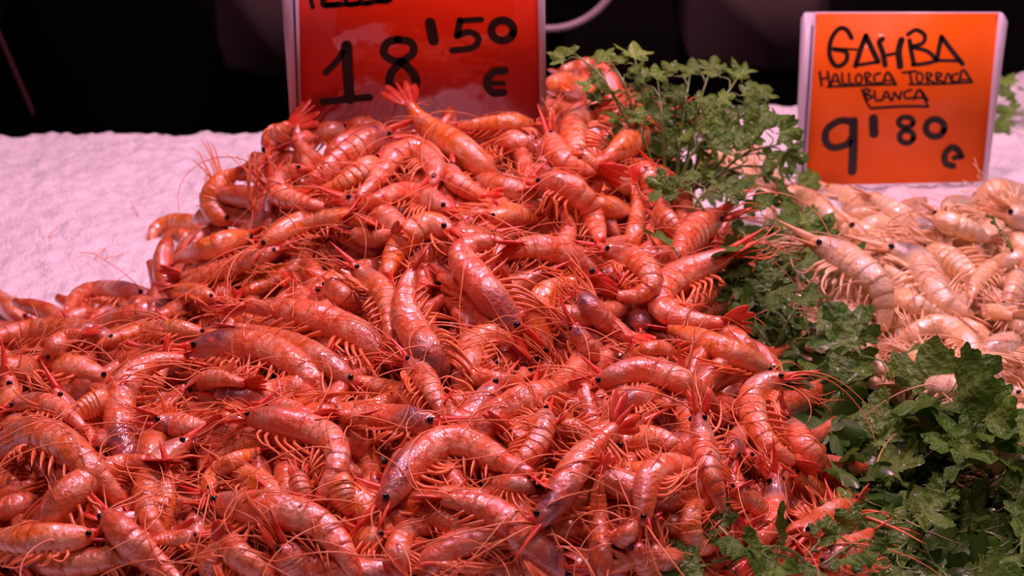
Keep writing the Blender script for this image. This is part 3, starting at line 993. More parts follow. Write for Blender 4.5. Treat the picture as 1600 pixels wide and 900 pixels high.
# ------------------------------------------------------------------ the prawns seen in the photograph: layer, body line head to tail, girth, back side, tint, label
TINT = {'p': (.15, .45, 1.0), 'o': (.95, .1, 1.0), 'g': (.1, 1.0, .92), 'r': (.45, .3, .86), 'm': (.5, .5, .97)}
RED = [
 # --- front rows
 (2, [(588,802),(620,760),(650,718),(690,692),(730,692),(775,717),(835,745)], 50, 'L', 'g', 'arched red prawn at bottom centre, black-eyed head at lower left, tail touching the dark gap'),
 (2, [(892,912),(850,872),(815,842),(785,808),(740,788),(685,780)], 50, 'R', 'g', 'pale striped red prawn at bottom centre, purplish head running off the lower edge'),
 (2, [(325,783),(380,795),(440,800),(490,815),(525,845),(550,885),(560,910)], 54, 'L', 'p', 'long red prawn bending down over the bottom edge left of centre, deep red head spike'),
 (2, [(630,912),(622,880),(625,850),(645,828),(678,830)], 38, 'L', 'm', 'red prawn hooked like a cane on the bottom edge, tail under the striped prawn'),
 (2, [(380,652),(415,655),(455,665),(490,673),(520,690),(529,722),(513,755),(495,788)], 45, 'L', 'p', 'red prawn bent in a right angle, its tail hanging down above the long bottom prawn'),
 (1, [(690,662),(650,660),(600,655),(560,652),(522,650)], 45, 'R', 'g', 'straight red prawn lying level at centre, red spike pointing right, purple patch behind the eye'),
 (1, [(738,700),(755,675),(780,648),(815,625),(855,610),(888,600)], 44, 'L', 'p', 'red prawn rising to the right at centre with a comb of swimming legs underneath'),
 (0, [(853,640),(845,680),(825,712),(790,735)], 36, 'L', 'p', 'red prawn curling under the comb-legged prawn right of centre, head up'),
 (2, [(835,825),(862,790),(890,745),(915,710),(945,680),(964,662)], 48, 'r', 'g', 'large deep red prawn slanting up to the right, black eye at its lower left end'),
 (2, [(945,918),(940,870),(936,820),(935,780),(938,738)], 37, 'T', 'm', 'straight banded red prawn standing on the bottom edge, narrow tail pointing up'),
 (2, [(1005,828),(1008,780),(1015,745),(1040,728),(1075,733),(1103,762),(1118,795),(1124,812)], 40, 'L', 'p', 'red prawn bent like an upside-down U at lower right, orange legs dangling inside the bend'),
 (2, [(1090,640),(1098,690),(1108,735),(1120,770),(1130,805)], 40, 'r', 'p', 'banded red prawn hanging straight down above the upside-down U prawn, dark purple head at top'),
 (1, [(960,705),(990,688),(1025,686),(1052,698),(1064,722)], 38, 'L', 'o', 'short orange prawn humped just above the upside-down U prawn'),
 (1, [(1120,852),(1090,850),(1078,825),(1085,795),(1110,788)], 36, 'L', 'o', 'small tightly rolled orange-red prawn at lower right, above the parsley tip'),
 (2, [(1208,735),(1212,775),(1205,815),(1185,845),(1172,885)], 42, 'l', 'g', 'red prawn at lower right with its purplish head up, tail dipping behind the bottom parsley'),
 (1, [(1250,840),(1280,815),(1310,795),(1340,785)], 36, 'R', 'r', 'deep red prawn at lower right, legs up, pointing at the parsley bank'),
 (0, [(1328,778),(1355,792),(1380,808),(1398,820)], 26, 'L', 'o', 'banded tail end of an orange-red prawn poking under the right parsley bank'),
 (2, [(1235,592),(1205,595),(1180,612),(1175,640),(1190,680),(1215,705),(1245,725)], 40, 'R', 'm', 'red prawn curved like an S beside the parsley, head at its top right'),
 (1, [(1225,650),(1245,685),(1270,715),(1305,748)], 42, 'L', 'p', 'plump red prawn along the parsley edge, right of the S-curved prawn'),
 (1, [(1205,585),(1170,565),(1125,545),(1080,525),(1040,512)], 38, 'R', 'o', 'straight orange-red banded prawn slanting down to the right below the C-shaped prawn'),
 (2, [(1150,392),(1110,412),(1070,428),(1035,450),(1030,478),(1060,497),(1100,503),(1135,506)], 44, 'R', 'p', 'glossy pale red C-shaped prawn beside the middle parsley, with bright red head and tail'),
 (1, [(1000,522),(998,495),(996,472),(990,450)], 42, 'T', 'g', 'red prawn seen head-on with two black eyes, below the hooked glossy prawn'),
 (2, [(935,390),(965,395),(1000,412),(1020,440),(1000,462),(960,462)], 38, 'L', 'm', 'glossy red prawn bent in a hook left of the C-shaped prawn'),
 (2, [(858,562),(845,520),(840,490),(850,460),(880,445),(908,438)], 38, 'L', 'o', 'orange prawn with yellow-orange legs at its lower end, right of centre'),
 (2, [(925,603),(960,588),(1005,578),(1050,590),(1090,612),(1115,640),(1127,664)], 40, 'L', 'p', 'long red prawn arched level at right of centre, tail falling to the right'),
 (0, [(960,640),(995,622),(1030,620),(1052,640)], 34, 'L', 'g', 'red prawn tucked directly under the level arched prawn'),
 (0, [(1140,715),(1150,690),(1168,660)], 36, 'T', 'g', 'short stretch of prawn with a purple head beside the hanging banded prawn'),
 (2, [(697,592),(672,555),(645,515),(632,480),(636,445),(646,420)], 48, 'L', 'g', 'big red prawn at centre running down to a black-eyed mottled head'),
 (2, [(718,637),(725,595),(735,550),(750,525),(775,522),(802,540)], 42, 'L', 'm', 'red prawn at centre shaped like a cane handle, eye at the bottom'),
 (2, [(814,527),(790,490),(765,460),(735,425),(718,400),(735,382),(778,376)], 48, 'L', 'g', 'large red prawn above centre with a dark purple head at lower right'),
 (1, [(935,436),(900,412),(865,392),(825,388),(790,400),(772,413)], 42, 'R', 'p', 'glossy red prawn arched above centre with a row of swimming legs below'),
 (1, [(706,366),(680,352),(650,360),(625,385),(610,412),(605,434)], 40, 'R', 'o', 'smooth orange-red prawn bowed to the left above centre'),
 (1, [(708,333),(670,312),(630,302),(590,312),(558,326)], 36, 'R', 'p', 'low arched red prawn above the smooth bowed one, red spike at right'),
 (2, [(673,297),(680,265),(665,240),(640,233),(612,250),(590,280),(556,314)], 36, 'R', 'p', 'red prawn arched like a bridge under the large sign, orange legs in the arch'),
 (2, [(778,288),(745,255),(715,230),(680,207),(652,182),(638,158)], 44, 'T', 'o', 'orange-red prawn leaning on the large sign, tail over the card'),
 (1, [(615,205),(575,220),(535,248),(500,275),(472,297)], 40, 'r', 'g', 'greyish red prawn slanting down to the left below the figure 1 of the sign'),
 (1, [(592,250),(560,272),(530,290),(505,299)], 34, 'R', 'o', 'short orange prawn just under the greyish slanting one'),
 (2, [(482,268),(450,272),(433,290),(440,308),(470,316),(512,325)], 32, 'R', 'p', 'pale red prawn looped at the left shoulder of the heap below the sign corner'),
 (1, [(698,258),(712,283),(735,300),(760,310)], 34, 'r', 'p', 'smooth pink-red prawn beneath the prawn leaning on the sign'),
 (0, [(740,206),(775,213),(810,225),(838,242)], 36, 'L', 'g', 'grey-backed red prawn under the euro mark of the large sign'),
 (1, [(838,195),(795,192),(750,195),(712,200)], 26, 'R', 'o', 'straight orange-red prawn lying along the foot of the large sign'),
 (1, [(402,393),(440,365),(485,345),(530,340),(582,352)], 36, 'L', 'o', 'orange prawn stretched level on the left slope, legs trailing'),
 (1, [(492,385),(455,420),(415,445),(368,460)], 28, 'l', 'o', 'slim orange prawn slanting down to the left on the left slope'),
 (2, [(622,580),(585,540),(540,515),(495,495),(440,484),(378,480)], 46, 'R', 'p', 'long pale-backed red prawn left of centre slanting down to the right'),
 (2, [(288,548),(335,540),(390,542),(440,555),(480,585),(505,625),(514,660)], 46, 'L', 'g', 'big red prawn arched on the left, grey-green head and black eye at left'),
 (1, [(562,606),(520,575),(470,545),(420,525),(362,510)], 38, 'R', 'r', 'red prawn lying behind the big left arch, head ending in long red feelers'),
 (2, [(205,742),(195,700),(188,655),(190,615),(212,582),(250,563),(292,563)], 46, 'L', 'g', 'red prawn bent like a C on the left, wet grey head pointing down'),
 (2, [(-25,718),(20,690),(60,681),(105,700),(145,738),(175,770),(198,793)], 54, 'L', 'm', 'broad red prawn arched on the left edge, tail pointing down to the right'),
 (2, [(150,838),(100,842),(50,845),(0,845),(-40,840)], 46, 'R', 'o', 'orange prawn with dark bands lying on the left edge near the bottom corner'),
 (2, [(160,800),(190,832),(225,865),(260,895),(290,922)], 46, 'l', 'p', 'glossy red prawn running down off the bottom edge at left, spiked head up'),
 (2, [(325,776),(330,752),(350,730),(380,714),(410,703)], 30, 'L', 'o', 'slim bright orange prawn at lower left, tail up to the right'),
 (1, [(345,838),(370,865),(400,890),(432,918)], 42, 'l', 'm', 'red prawn under the long bottom prawn, slanting off the lower edge'),
 (1, [(322,905),(330,875),(340,845)], 34, 'T', 'r', 'red head facing down at the bottom edge, left of the slanting prawn'),
 (0, [(-15,802),(25,790),(65,776)], 38, 'r', 'g', 'grey-skinned prawn at the left edge above the dark-banded orange one'),
 (0, [(312,838),(275,843),(235,846)], 26, 'R', 'p', 'thin pale prawn tail crossing behind the lower left red heads'),
 (0, [(238,658),(280,665),(328,668)], 38, 'R', 'g', 'grey prawn body deep inside the bend of the left C-shaped prawn'),
 (1, [(8,640),(45,628),(85,635),(115,655),(137,677)], 30, 'L', 'p', 'small pale red prawn at left edge above the broad arched prawn'),
 (0, [(178,620),(140,635),(108,656)], 38, 'r', 'o', 'orange prawn body left of the C-shaped prawn'),
 (1, [(328,525),(285,515),(235,515),(190,525),(148,541)], 28, 'R', 'o', 'slender orange prawn lying level on the left, above the C-shaped prawn'),
 (1, [(240,462),(195,457),(155,455),(122,463),(103,490)], 34, 'R', 'g', 'prawn arched against the ice at far left, purple back edge'),
 (1, [(78,586),(35,575),(-12,578)], 36, 'R', 'r', 'red prawn lying level at the left edge, below the tangled feelers'),
 (1, [(42,508),(15,480),(-15,448)], 36, 'l', 'o', 'orange-red prawn cut by the left edge at the ice'),
 (1, [(72,558),(95,535),(132,518)], 32, 'l', 'r', 'small deep red prawn in the tangle near the ice at left'),
 (0, [(147,700),(160,690),(178,672)], 32, 'l', 'p', 'pale bit of prawn between the broad arch and the C-shaped prawn'),
 (1, [(438,848),(455,880),(478,915)], 46, 'l', 'p', 'red prawn with fringed legs on the bottom edge beneath the long prawn'),
 (0, [(604,838),(570,842),(535,830)], 36, 'R', 'o', 'orange prawn passing under the long bottom prawn to the cane-hooked one'),
 (0, [(530,742),(535,775),(548,806)], 40, 'l', 'o', 'smooth orange prawn standing upright behind the bottom rows, below the right-angled prawn'),
 (0, [(466,742),(470,765),(480,795)], 34, 'T', 'g', 'greyish prawn in the dark gap left of the hanging tail'),
 (0, [(842,766),(800,757),(752,750)], 28, 'R', 'p', 'slim prawn in the gap behind the black-eyed bottom prawn'),
 (1, [(855,898),(800,890),(740,887),(675,882)], 26, 'R', 'o', 'thin orange prawn along the bottom edge under the striped prawn'),
 (1, [(545,412),(580,440),(603,465),(610,505),(602,547)], 36, 'L', 'm', 'red prawn with a thick fringe of swimmerets, left of the central mottled prawn'),
 (0, [(630,558),(660,588),(682,625),(693,658)], 36, 'L', 'p', 'pale red prawn with fringed belly, lying above the level central prawn'),
 (0, [(402,642),(450,640),(494,650)], 34, 'R', 'g', 'pale grey prawn under the tail of the big left arch'),
 (0, [(458,445),(468,465),(476,492)], 32, 'l', 'p', 'pink prawn behind the long pale-backed one, upright'),
 (0, [(512,445),(540,465),(570,490)], 32, 'l', 'g', 'dull pink prawn wedged behind the fringed prawn'),
 (1, [(858,202),(868,235),(890,258),(932,269)], 34, 'R', 'p', 'smooth red prawn right of the large sign, bowed to the lower left'),
 (2, [(938,170),(908,185),(895,212),(905,240),(937,264)], 40, 'R', 'm', 'plump red prawn curled beside the back parsley, red head at top'),
 (2, [(1046,184),(1010,205),(965,235),(942,257)], 44, 'r', 'o', 'orange-red prawn pointing up into the back parsley, red spike at its tip'),
 (1, [(932,150),(905,138),(875,132),(848,138)], 36, 'R', 'o', 'orange-red prawn at the crest right of the large sign'),
 (1, [(935,98),(905,104),(872,112)], 22, 'R', 'r', 'deep red prawn at the very top of the heap, among parsley tips'),
 (2, [(978,408),(990,370),(996,330),(988,288)], 30, 'T', 'o', 'slender orange prawn hanging upright below the back parsley'),
 (1, [(990,255),(1008,275),(1015,300),(1010,335)], 34, 'L', 'p', 'pinkish prawn curved along the upright slender one'),
 (1, [(920,318),(955,325),(995,338)], 36, 'R', 'o', 'short plump orange prawn lying level left of the upright slender one'),
 (2, [(832,290),(870,285),(905,305),(925,340),(940,380)], 38, 'L', 'p', 'pale red prawn arched down to the right below the sign corner'),
 (2, [(1130,332),(1095,355),(1070,380),(1055,412)], 46, 'r', 'p', 'plump pink-red prawn with its red spike up, left of the middle parsley'),
 (1, [(1020,265),(1040,285),(1060,318)], 36, 'L', 'o', 'orange-red prawn under the back parsley, slanting down'),
 (1, [(1025,328),(1048,350),(1068,376)], 32, 'l', 'r', 'red prawn in the hollow left of the plump spiked one'),
 (0, [(1005,335),(1012,360),(1020,385)], 30, 'l', 'g', 'greyish prawn deep behind the upright slender one'),
 (2, [(338,366),(300,350),(265,347),(240,360),(236,386)], 26, 'R', 'o', 'small orange prawn curled onto the ice at the left of the heap'),
 (2, [(366,346),(340,335),(330,310),(345,285),(378,268)], 34, 'L', 'o', 'orange prawn curled at the heap edge with its tail up against the ice'),
 (1, [(424,238),(435,215),(456,193)], 32, 'l', 'o', 'orange-red prawn beside the lower left corner of the large sign'),
 (1, [(392,368),(350,380),(310,395),(272,407)], 34, 'r', 'o', 'ragged orange prawn at the left foot of the slope'),
 (1, [(442,388),(390,410),(330,430),(278,446)], 28, 'R', 'r', 'long thin orange-red prawn lowest on the left slope by the ice'),
 (0, [(905,458),(930,488),(955,510),(990,532)], 36, 'r', 'g', 'grey-pink prawn behind the orange yellow-legged one, eye at upper left'),
 (0, [(893,508),(912,535),(934,563)], 28, 'l', 'g', 'small grey-pink prawn in the dark hollow right of the yellow legs'),
 (0, [(1140,760),(1165,778),(1187,802),(1180,832)], 34, 'L', 'm', 'smooth red prawn curled left of the purplish-headed one at lower right'),
 (0, [(1164,712),(1180,725),(1208,745)], 32, 'l', 'p', 'pale prawn bit above the purplish head at lower right'),
 (0, [(1008,850),(1035,875),(1068,864)], 34, 'R', 'r', 'red prawn curved under the upside-down U prawn'),
 (0, [(988,848),(1008,880),(1022,918)], 38, 'l', 'p', 'pale prawn on the bottom edge beneath the upside-down U prawn'),
 (1, [(964,848),(985,830),(1004,812)], 32, 'T', 'm', 'red prawn face with a big black eye left of the upside-down U prawn'),
 (1, [(1275,882),(1310,868),(1345,845),(1364,828)], 34, 'L', 'p', 'pale red prawn at the bottom, half under parsley at right'),
 (0, [(1233,740),(1265,758),(1304,776)], 34, 'L', 'o', 'orange-red prawn between the plump edge prawn and the parsley bank'),
 (0, [(1140,890),(1180,892),(1222,896)], 30, 'R', 'p', 'pale prawn on the bottom edge behind the bottom parsley sprig'),
 (1, [(290,622),(310,600),(345,592),(385,600)], 32, 'R', 'r', 'dark red prawn lying inside the big left arch'),
 (1, [(870,668),(905,672),(925,690)], 30, 'R', 'r', 'dark red prawn below the level arched prawn'),
 (1, [(1060,560),(1030,545),(1000,552),(975,575)], 26, 'R', 'r', 'thin red prawn behind the level arched prawn, legs reaching down'),
 (1, [(545,360),(580,372),(615,368)], 30, 'R', 'r', 'deep red prawn in the tangle above the fringed one'),
 (1, [(760,345),(800,335),(840,345)], 34, 'R', 'o', 'orange prawn in the feeler tangle above the glossy arched one'),
 (1, [(540,200),(500,210),(455,222)], 30, 'R', 'p', 'pale prawn under the left corner of the large sign'),
 (1, [(240,500),(285,480),(335,470)], 26, 'L', 'r', 'ragged red prawn in the feeler tangle above the slender level one'),
 (1, [(340,470),(300,455),(262,450)], 26, 'R', 'o', 'ragged orange prawn at the ice edge behind the tangle at left'),
]
PALE = [
 (2, [(1480,378),(1440,358),(1405,335),(1372,313),(1360,306)], 36, 'R', 'g', 'pale prawn with a dark-spotted head just below the smaller sign'),
 (3, [(1262,376),(1305,395),(1345,420),(1375,450),(1383,490),(1377,520)], 42, 'L', 'p', 'large pale prawn right of the middle parsley, tail hooked down'),
 (2, [(1373,389),(1410,398),(1440,415),(1455,445),(1480,475),(1522,499)], 44, 'L', 'g', 'large pale prawn bent down to the right below the dark-spotted one'),
 (1, [(1222,295),(1260,320),(1295,345),(1334,378)], 44, 'l', 'o', 'pale orange prawn slanting from the back parsley under the smaller sign'),
 (3, [(1216,312),(1200,275),(1175,248),(1142,241),(1102,250)], 42, 'R', 'p', 'pale prawn draped over the back parsley like a glove, tail left'),
 (2, [(1612,396),(1570,412),(1535,432),(1515,467)], 30, 'R', 'o', 'pale orange prawn arched at the right edge'),
 (2, [(1537,582),(1518,548),(1490,518),(1460,508),(1425,522),(1392,547)], 36, 'R', 'o', 'pale orange prawn arched high with thread-like legs, right of the parsley'),
 (2, [(1612,622),(1560,614),(1510,607),(1460,603),(1412,602)], 38, 'R', 'p', 'straight pale prawn lying level off the right edge'),
 (0, [(1283,490),(1320,495),(1362,513)], 48, 'R', 'p', 'broad pale prawn body under the hooked tail beside the parsley'),
 (1, [(1285,500),(1315,525),(1350,555),(1387,587)], 40, 'l', 'p', 'smooth pale prawn slanting down to the right beside the parsley'),
 (1, [(1272,554),(1310,572),(1350,592),(1385,607)], 36, 'l', 'p', 'pale prawn between the middle and front parsley, tail under leaves'),
 (1, [(1502,622),(1485,650),(1463,684)], 46, 'T', 'p', 'wide pale prawn below the level one, pointing at the front parsley'),
 (1, [(1522,671),(1555,658),(1605,671)], 24, 'R', 'o', 'slim orange-pale prawn at the right edge beside the front parsley'),
 (1, [(1528,678),(1565,710),(1610,748)], 60, 'l', 'p', 'thick pale prawn at the right edge, lowest of the large ones'),
 (2, [(1540,747),(1580,765),(1625,792)], 40, 'L', 'g', 'black-eyed pale prawn head coming out of the parsley at the right edge'),
 (1, [(1528,316),(1560,302),(1612,298)], 40, 'L', 'o', 'orange-backed pale prawn by the right edge, right of the smaller sign'),
 (1, [(1470,335),(1495,322),(1524,314)], 34, 'L', 'p', 'small pale prawn just right of the dark-spotted one'),
 (1, [(1458,338),(1500,355),(1545,374)], 34, 'R', 'o', 'orange-edged pale prawn slanting behind the small parsley leaf'),
 (1, [(1568,332),(1590,340),(1620,352)], 40, 'R', 'p', 'pale prawn cut by the right edge below the orange-backed one'),
 (1, [(1288,292),(1325,305),(1362,326)], 22, 'L', 'o', 'thin orange prawn piece on the ice at the foot of the smaller sign'),
 (0, [(1393,462),(1425,475),(1464,497)], 36, 'L', 'o', 'pale orange prawn between the two large bent ones'),
 (0, [(1440,384),(1480,405),(1535,442)], 40, 'R', 'o', 'pale orange prawn above the large bent one, mostly covered'),
 (1, [(1603,418),(1585,455),(1570,495)], 36, 'r', 'g', 'greyish pale prawn standing upright at the right edge'),
 (0, [(1528,566),(1560,545),(1600,523)], 40, 'L', 'p', 'pale pink prawn at the right edge above the level one'),
 (1, [(1563,474),(1585,500),(1614,528)], 30, 'L', 'g', 'pale prawn with a clear black eye at the right edge, mid height'),
 (1, [(1528,486),(1550,488),(1585,494)], 28, 'R', 'o', 'orange-pale head pointing left at the right edge, mid height'),
 (0, [(1328,353),(1350,370),(1380,395)], 40, 'L', 'o', 'pale orange prawn under the dark-spotted head'),
 (0, [(1535,682),(1570,690),(1610,700)], 40, 'R', 'p', 'pale prawn behind the thick lowest one'),
 (0, [(1415,560),(1445,568),(1478,578)], 36, 'R', 'o', 'orange-pale prawn beneath the high arched one'),
 (0, [(1502,570),(1535,582),(1572,594)], 36, 'R', 'p', 'pale prawn behind the level one'),
]
RED_POLY = [(-70, 540), (60, 520), (200, 480), (300, 410), (350, 350), (410, 290), (470, 245), (850, 245), (900, 195), (960, 195), (1050, 265), (1120, 390), (1120, 500), (1200, 610), (1270, 740), (1330, 810), (1250, 930), (-70, 930)]
PALE_POLY = [(1255, 335), (1330, 335), (1480, 345), (1640, 320), (1640, 830), (1540, 720), (1420, 640), (1300, 570), (1260, 430)]


def inside(p, poly):
    x, y = p
    c = False
    for (x1, y1), (x2, y2) in zip(poly, poly[1:] + poly[:1]):
        if (y1 > y) != (y2 > y) and x < (x2 - x1) * (y - y1) / (y2 - y1) + x1:
            c = not c
    return c


def pick(poly, n, r0):
    xs, ys = [p[0] for p in poly], [p[1] for p in poly]
    out = []
    tries = 0
    while len(out) < n and tries < 60000:
        tries += 1
        q = (random.uniform(min(xs), max(xs)), random.uniform(min(ys), max(ys)))
        if inside(q, poly) and all((q[0] - a) ** 2 + ((q[1] - b) * 1.3) ** 2 > r0 * r0 for a, b in out):
            out.append(q)
        elif tries % 2000 == 0:
            r0 *= .9
    return out


def rand_line(cx, cy, L, poly=None):
    for k in range(14):
        pts, sd = rand_line0(cx, cy, L * (1 - .03 * k))
        if poly is None or (inside(pts[0], poly) and inside(pts[4], poly)):
            break
    return pts, sd


def rand_line0(cx, cy, L):
    a = random.uniform(0, 2 * math.pi)
    bend = random.choice((-1, 1)) * random.uniform(.15, 1.5)
    pts = []
    for q in np.linspace(-.5, .5, 5):
        h = a + bend * q * 1.6
        pts.append((q, h))
    x, y, P = 0.0, 0.0, []
    for q, h in pts:
        P.append((x, y))
        x += L / 4 * math.cos(h)
        y += L / 4 * math.sin(h) * .78
    P = np.array(P)
    P = P - P.mean(0) + (cx, cy)
    # the convex side is the back
    c = np.cross(P[2] - P[0], P[4] - P[2])
    return [tuple(p) for p in P], ('L' if c > 0 else 'R')


# deepest layer: uncounted prawns that only close the gaps
def buried(kind, poly, n, L, wd):
    mb = MB()
    for cx, cy in pick(poly, n, 14):
        pts, sd = rand_line(cx, cy, L * random.uniform(.8, 1.1) * (.72 + .4 * cy / 900))
        P, r = lay(pts, wd * (.78 + .3 * cy / 900), .3, 14)
        splat(P, r * .6 * prof(np.linspace(0, 1, 14)))
        k = 8
        a = np.linspace(0, 2 * math.pi, k, endpoint=False)
        T = nrm(np.gradient(P, axis=0))
        A = nrm(np.array([0, 0, 1.0]) - T[:, 2:] * T)
        B = np.cross(T, A)
        rr = r * prof(np.linspace(0, 1, 14)) * (1 + .05 * (np.arange(14) % 2))
        V = P[:, None] + rr[:, None, None] * (np.cos(a)[None, :, None] * A[:, None] + .88 * np.sin(a)[None, :, None] * B[:, None])
        pt = np.zeros((14, k, 3))
        pt[:, :, 0] = (np.arange(14) % 2)[:, None] * .4 + .2
        mb.add(V.reshape(-1, 3), rf(14, k), pt.reshape(-1, 3))
    nm = 'buried_red_prawns' if kind == 'red' else 'buried_pale_prawns'
    o = link(nm, mb.mesh(nm, M[kind + '_shell']), None, None, (.45, .3, .8, 1))  # lowered value paints the shade of the deep gaps into the shells
    tag(o, 'deep layer of red prawns hidden under the heap on the ice' if kind == 'red' else 'deep layer of pale prawns hidden under the right-hand heap on the ice', 'prawns')
    o['kind'] = 'stuff'


buried('red', RED_POLY[:6] + [(470, 215), (850, 215), (890, 130), (960, 140)] + RED_POLY[10:], 680, 190, 44)
buried('pale', PALE_POLY, 150, 150, 40)
RED_MARKS = [('the foot of the large sign', 650, 215), ("the large sign's left corner", 455, 215), ("the large sign's right corner", 850, 190), ('the back parsley', 1050, 290),
 ('the middle parsley', 1140, 460), ('the front parsley bank', 1280, 700), ('the bottom parsley sprigs', 1150, 850), ('the ice edge at left', 260, 430), ('the bridge-arched prawn', 640, 260),
 ('the prawn leaning on the sign', 710, 230), ('the central mottled prawn', 655, 510), ('the dark purple-headed prawn', 765, 460), ('the C-shaped glossy prawn', 1060, 460), ('the yellow-legged orange prawn', 850, 500),
 ('the big left arch', 400, 550), ('the grey-headed C-bent prawn', 195, 640), ('the broad left-edge prawn', 80, 690), ('the right-angled prawn', 500, 690), ('the level arched prawn', 1010, 590),
 ('the comb-legged prawn', 800, 635), ('the black-eyed bottom prawn', 660, 720), ('the striped bottom prawn', 780, 810), ('the upside-down U prawn', 1060, 750), ('the hanging banded prawn', 1105, 720),
 ('the S-curved prawn', 1190, 650), ('the long bottom prawn', 440, 810), ('the dark-banded orange prawn', 60, 845), ('the slim bright orange prawn', 350, 740), ('the bottom left corner', 0, 900),
 ('the middle bottom edge', 800, 890), ('the fringed prawn', 590, 460), ('the pale-backed long prawn', 500, 500), ('the upright purplish-headed prawn', 1205, 800), ('the deep red slanting prawn', 900, 740),
 ('the smooth bowed prawn', 640, 380), ('the hooked glossy prawn', 1000, 430), ('the upright slender orange prawn', 990, 340), ('the level left-slope prawn', 480, 350), ('the glossy arched prawn', 840, 395)]
PALE_MARKS = [('the dark-spotted pale prawn', 1420, 340), ('the hook-tailed pale prawn', 1340, 430), ('the large bent pale prawn', 1450, 440), ('the high arched pale prawn', 1460, 520), ('the level pale prawn', 1500, 605),
 ('the right edge', 1600, 450), ('the small parsley leaf', 1560, 360), ('the front parsley', 1420, 620), ('the middle parsley', 1290, 480), ('the thick lowest pale prawn', 1565, 710), ('the smaller sign', 1400, 300)]
TW = {'p': 'pinkish', 'o': 'orange', 'g': 'purple-headed', 'r': 'deep red', 'm': 'salmon-red'}
PW = {'p': 'pinkish', 'o': 'orange-edged', 'g': 'grey-headed'}
USED = set()


def buried_label(pts, tn, marks, words, kind):
    cx, cy = pts[2]
    dx, dy = pts[0][0] - pts[4][0], pts[0][1] - pts[4][1]
    hd = ('right', 'lower right', 'bottom', 'lower left', 'left', 'upper left', 'top', 'upper right')[int(round(math.atan2(dy, dx) / (math.pi / 4))) % 8]
    ch = math.hypot(dx, dy) / (sum(math.hypot(pts[i + 1][0] - pts[i][0], pts[i + 1][1] - pts[i][1]) for i in range(4)))
    cv = 'straight' if ch > .93 else 'bowed' if ch > .75 else 'curled'
    for nm, mx, my in sorted(marks, key=lambda m: (m[1] - cx) ** 2 + (m[2] - cy) ** 2):
        ex, ey = cx - mx, cy - my
        rel = 'under' if math.hypot(ex, ey) < 26 else ('right of' if ex > 0 else 'left of') if abs(ex) > abs(ey) else ('below' if ey > 0 else 'above')
        s = 'half-buried %s %s, %s, head at %s, %s %s' % (words[tn], kind, cv, hd, rel, nm)
        if s not in USED:
            USED.add(s)
            return s
    return s


for i, (cx, cy) in enumerate(pick(RED_POLY, 100, 76)):
    s = .72 + .42 * cy / 900
    pts, sd = rand_line(cx, cy, 215 * s * random.uniform(.85, 1.15), RED_POLY)
    ty = random.choice('ppormmg')
    tn = TINT[ty]
    v = random.uniform(.88, 1.02)
    prawn('red', pts, 44 * s * random.uniform(.88, 1.12), sd, buried_label(pts, ty, RED_MARKS, TW, 'prawn'), 'half-buried red prawns', (tn[0], tn[1], tn[2] * v), False, .45, 1)
for i, (cx, cy) in enumerate(pick(PALE_POLY, 34, 52)):
    s = .8 + .3 * cy / 900
    pts, sd = rand_line(cx, cy, 165 * s * random.uniform(.85, 1.15), PALE_POLY)
    ty = random.choice('ppoog')
    prawn('pale', pts, 38 * s * random.uniform(.9, 1.12), sd, buried_label(pts, ty, PALE_MARKS, PW, 'pale prawn'), 'half-buried pale prawns', TINT[ty], False, .45, 1)
for lay_no in (0, 1, 2, 3):
    for kind, rows in (('red', RED), ('pale', PALE)):
        for ly, pts, wd, sd, tn, lb in rows:
            if ly == lay_no:
                tt = TINT[tn]
                v = random.uniform(.93, 1.05)
                prawn(kind, pts, wd, sd, lb, 'red prawns on top of the heap' if kind == 'red' else 'pale prawns on top of the right-hand heap',
                      (min(1, max(0, tt[0] + random.uniform(-.12, .12))), tt[1], tt[2] * v), True, (.62, .72, .8, 2.3)[ly], (5 if pts[0][0] < 480 and 370 < pts[0][1] < 640 else 2) if kind == 'red' else 1)
lay_feelers()
# ------------------------------------------------------------------ parsley
def leaf_mat():
    t = NT('parsley_leaf')
    oi = t.n('ShaderNodeObjectInfo')
    tc = t.n('ShaderNodeTexCoord').outputs['Object']
    so = t.n('ShaderNodeSeparateColor')
    t.l(oi.outputs['Color'], so.inputs[0])
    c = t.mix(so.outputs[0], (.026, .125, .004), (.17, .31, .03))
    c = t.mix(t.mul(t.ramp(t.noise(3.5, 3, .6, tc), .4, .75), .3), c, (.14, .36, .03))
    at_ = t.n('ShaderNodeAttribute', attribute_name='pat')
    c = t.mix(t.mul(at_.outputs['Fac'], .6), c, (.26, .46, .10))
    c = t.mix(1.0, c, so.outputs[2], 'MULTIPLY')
    t.l(c, t.b.inputs['Base Color'])
    t.set(Roughness=.42, Specular_IOR_Level=.3, Coat_Weight=.12, Coat_Roughness=.12)
    t.bump(t.noise(6, 2, .5, tc), .35, .03)
    tr = t.n('ShaderNodeBsdfTranslucent')
    t.l(c, tr.inputs['Color'])
    ms = t.n('ShaderNodeMixShader')
    ms.inputs[0].default_value = .25
    t.l(t.b.outputs[0], ms.inputs[1])
    t.l(tr.outputs[0], ms.inputs[2])
    t.l(ms.outputs[0], t.out.inputs['Surface'])
    return t.m


M['leaf'] = leaf_mat()
M['stalk'] = limb_mat('parsley_stalk', (.16, .24, .05), (.10, .20, .03), .35, .1)


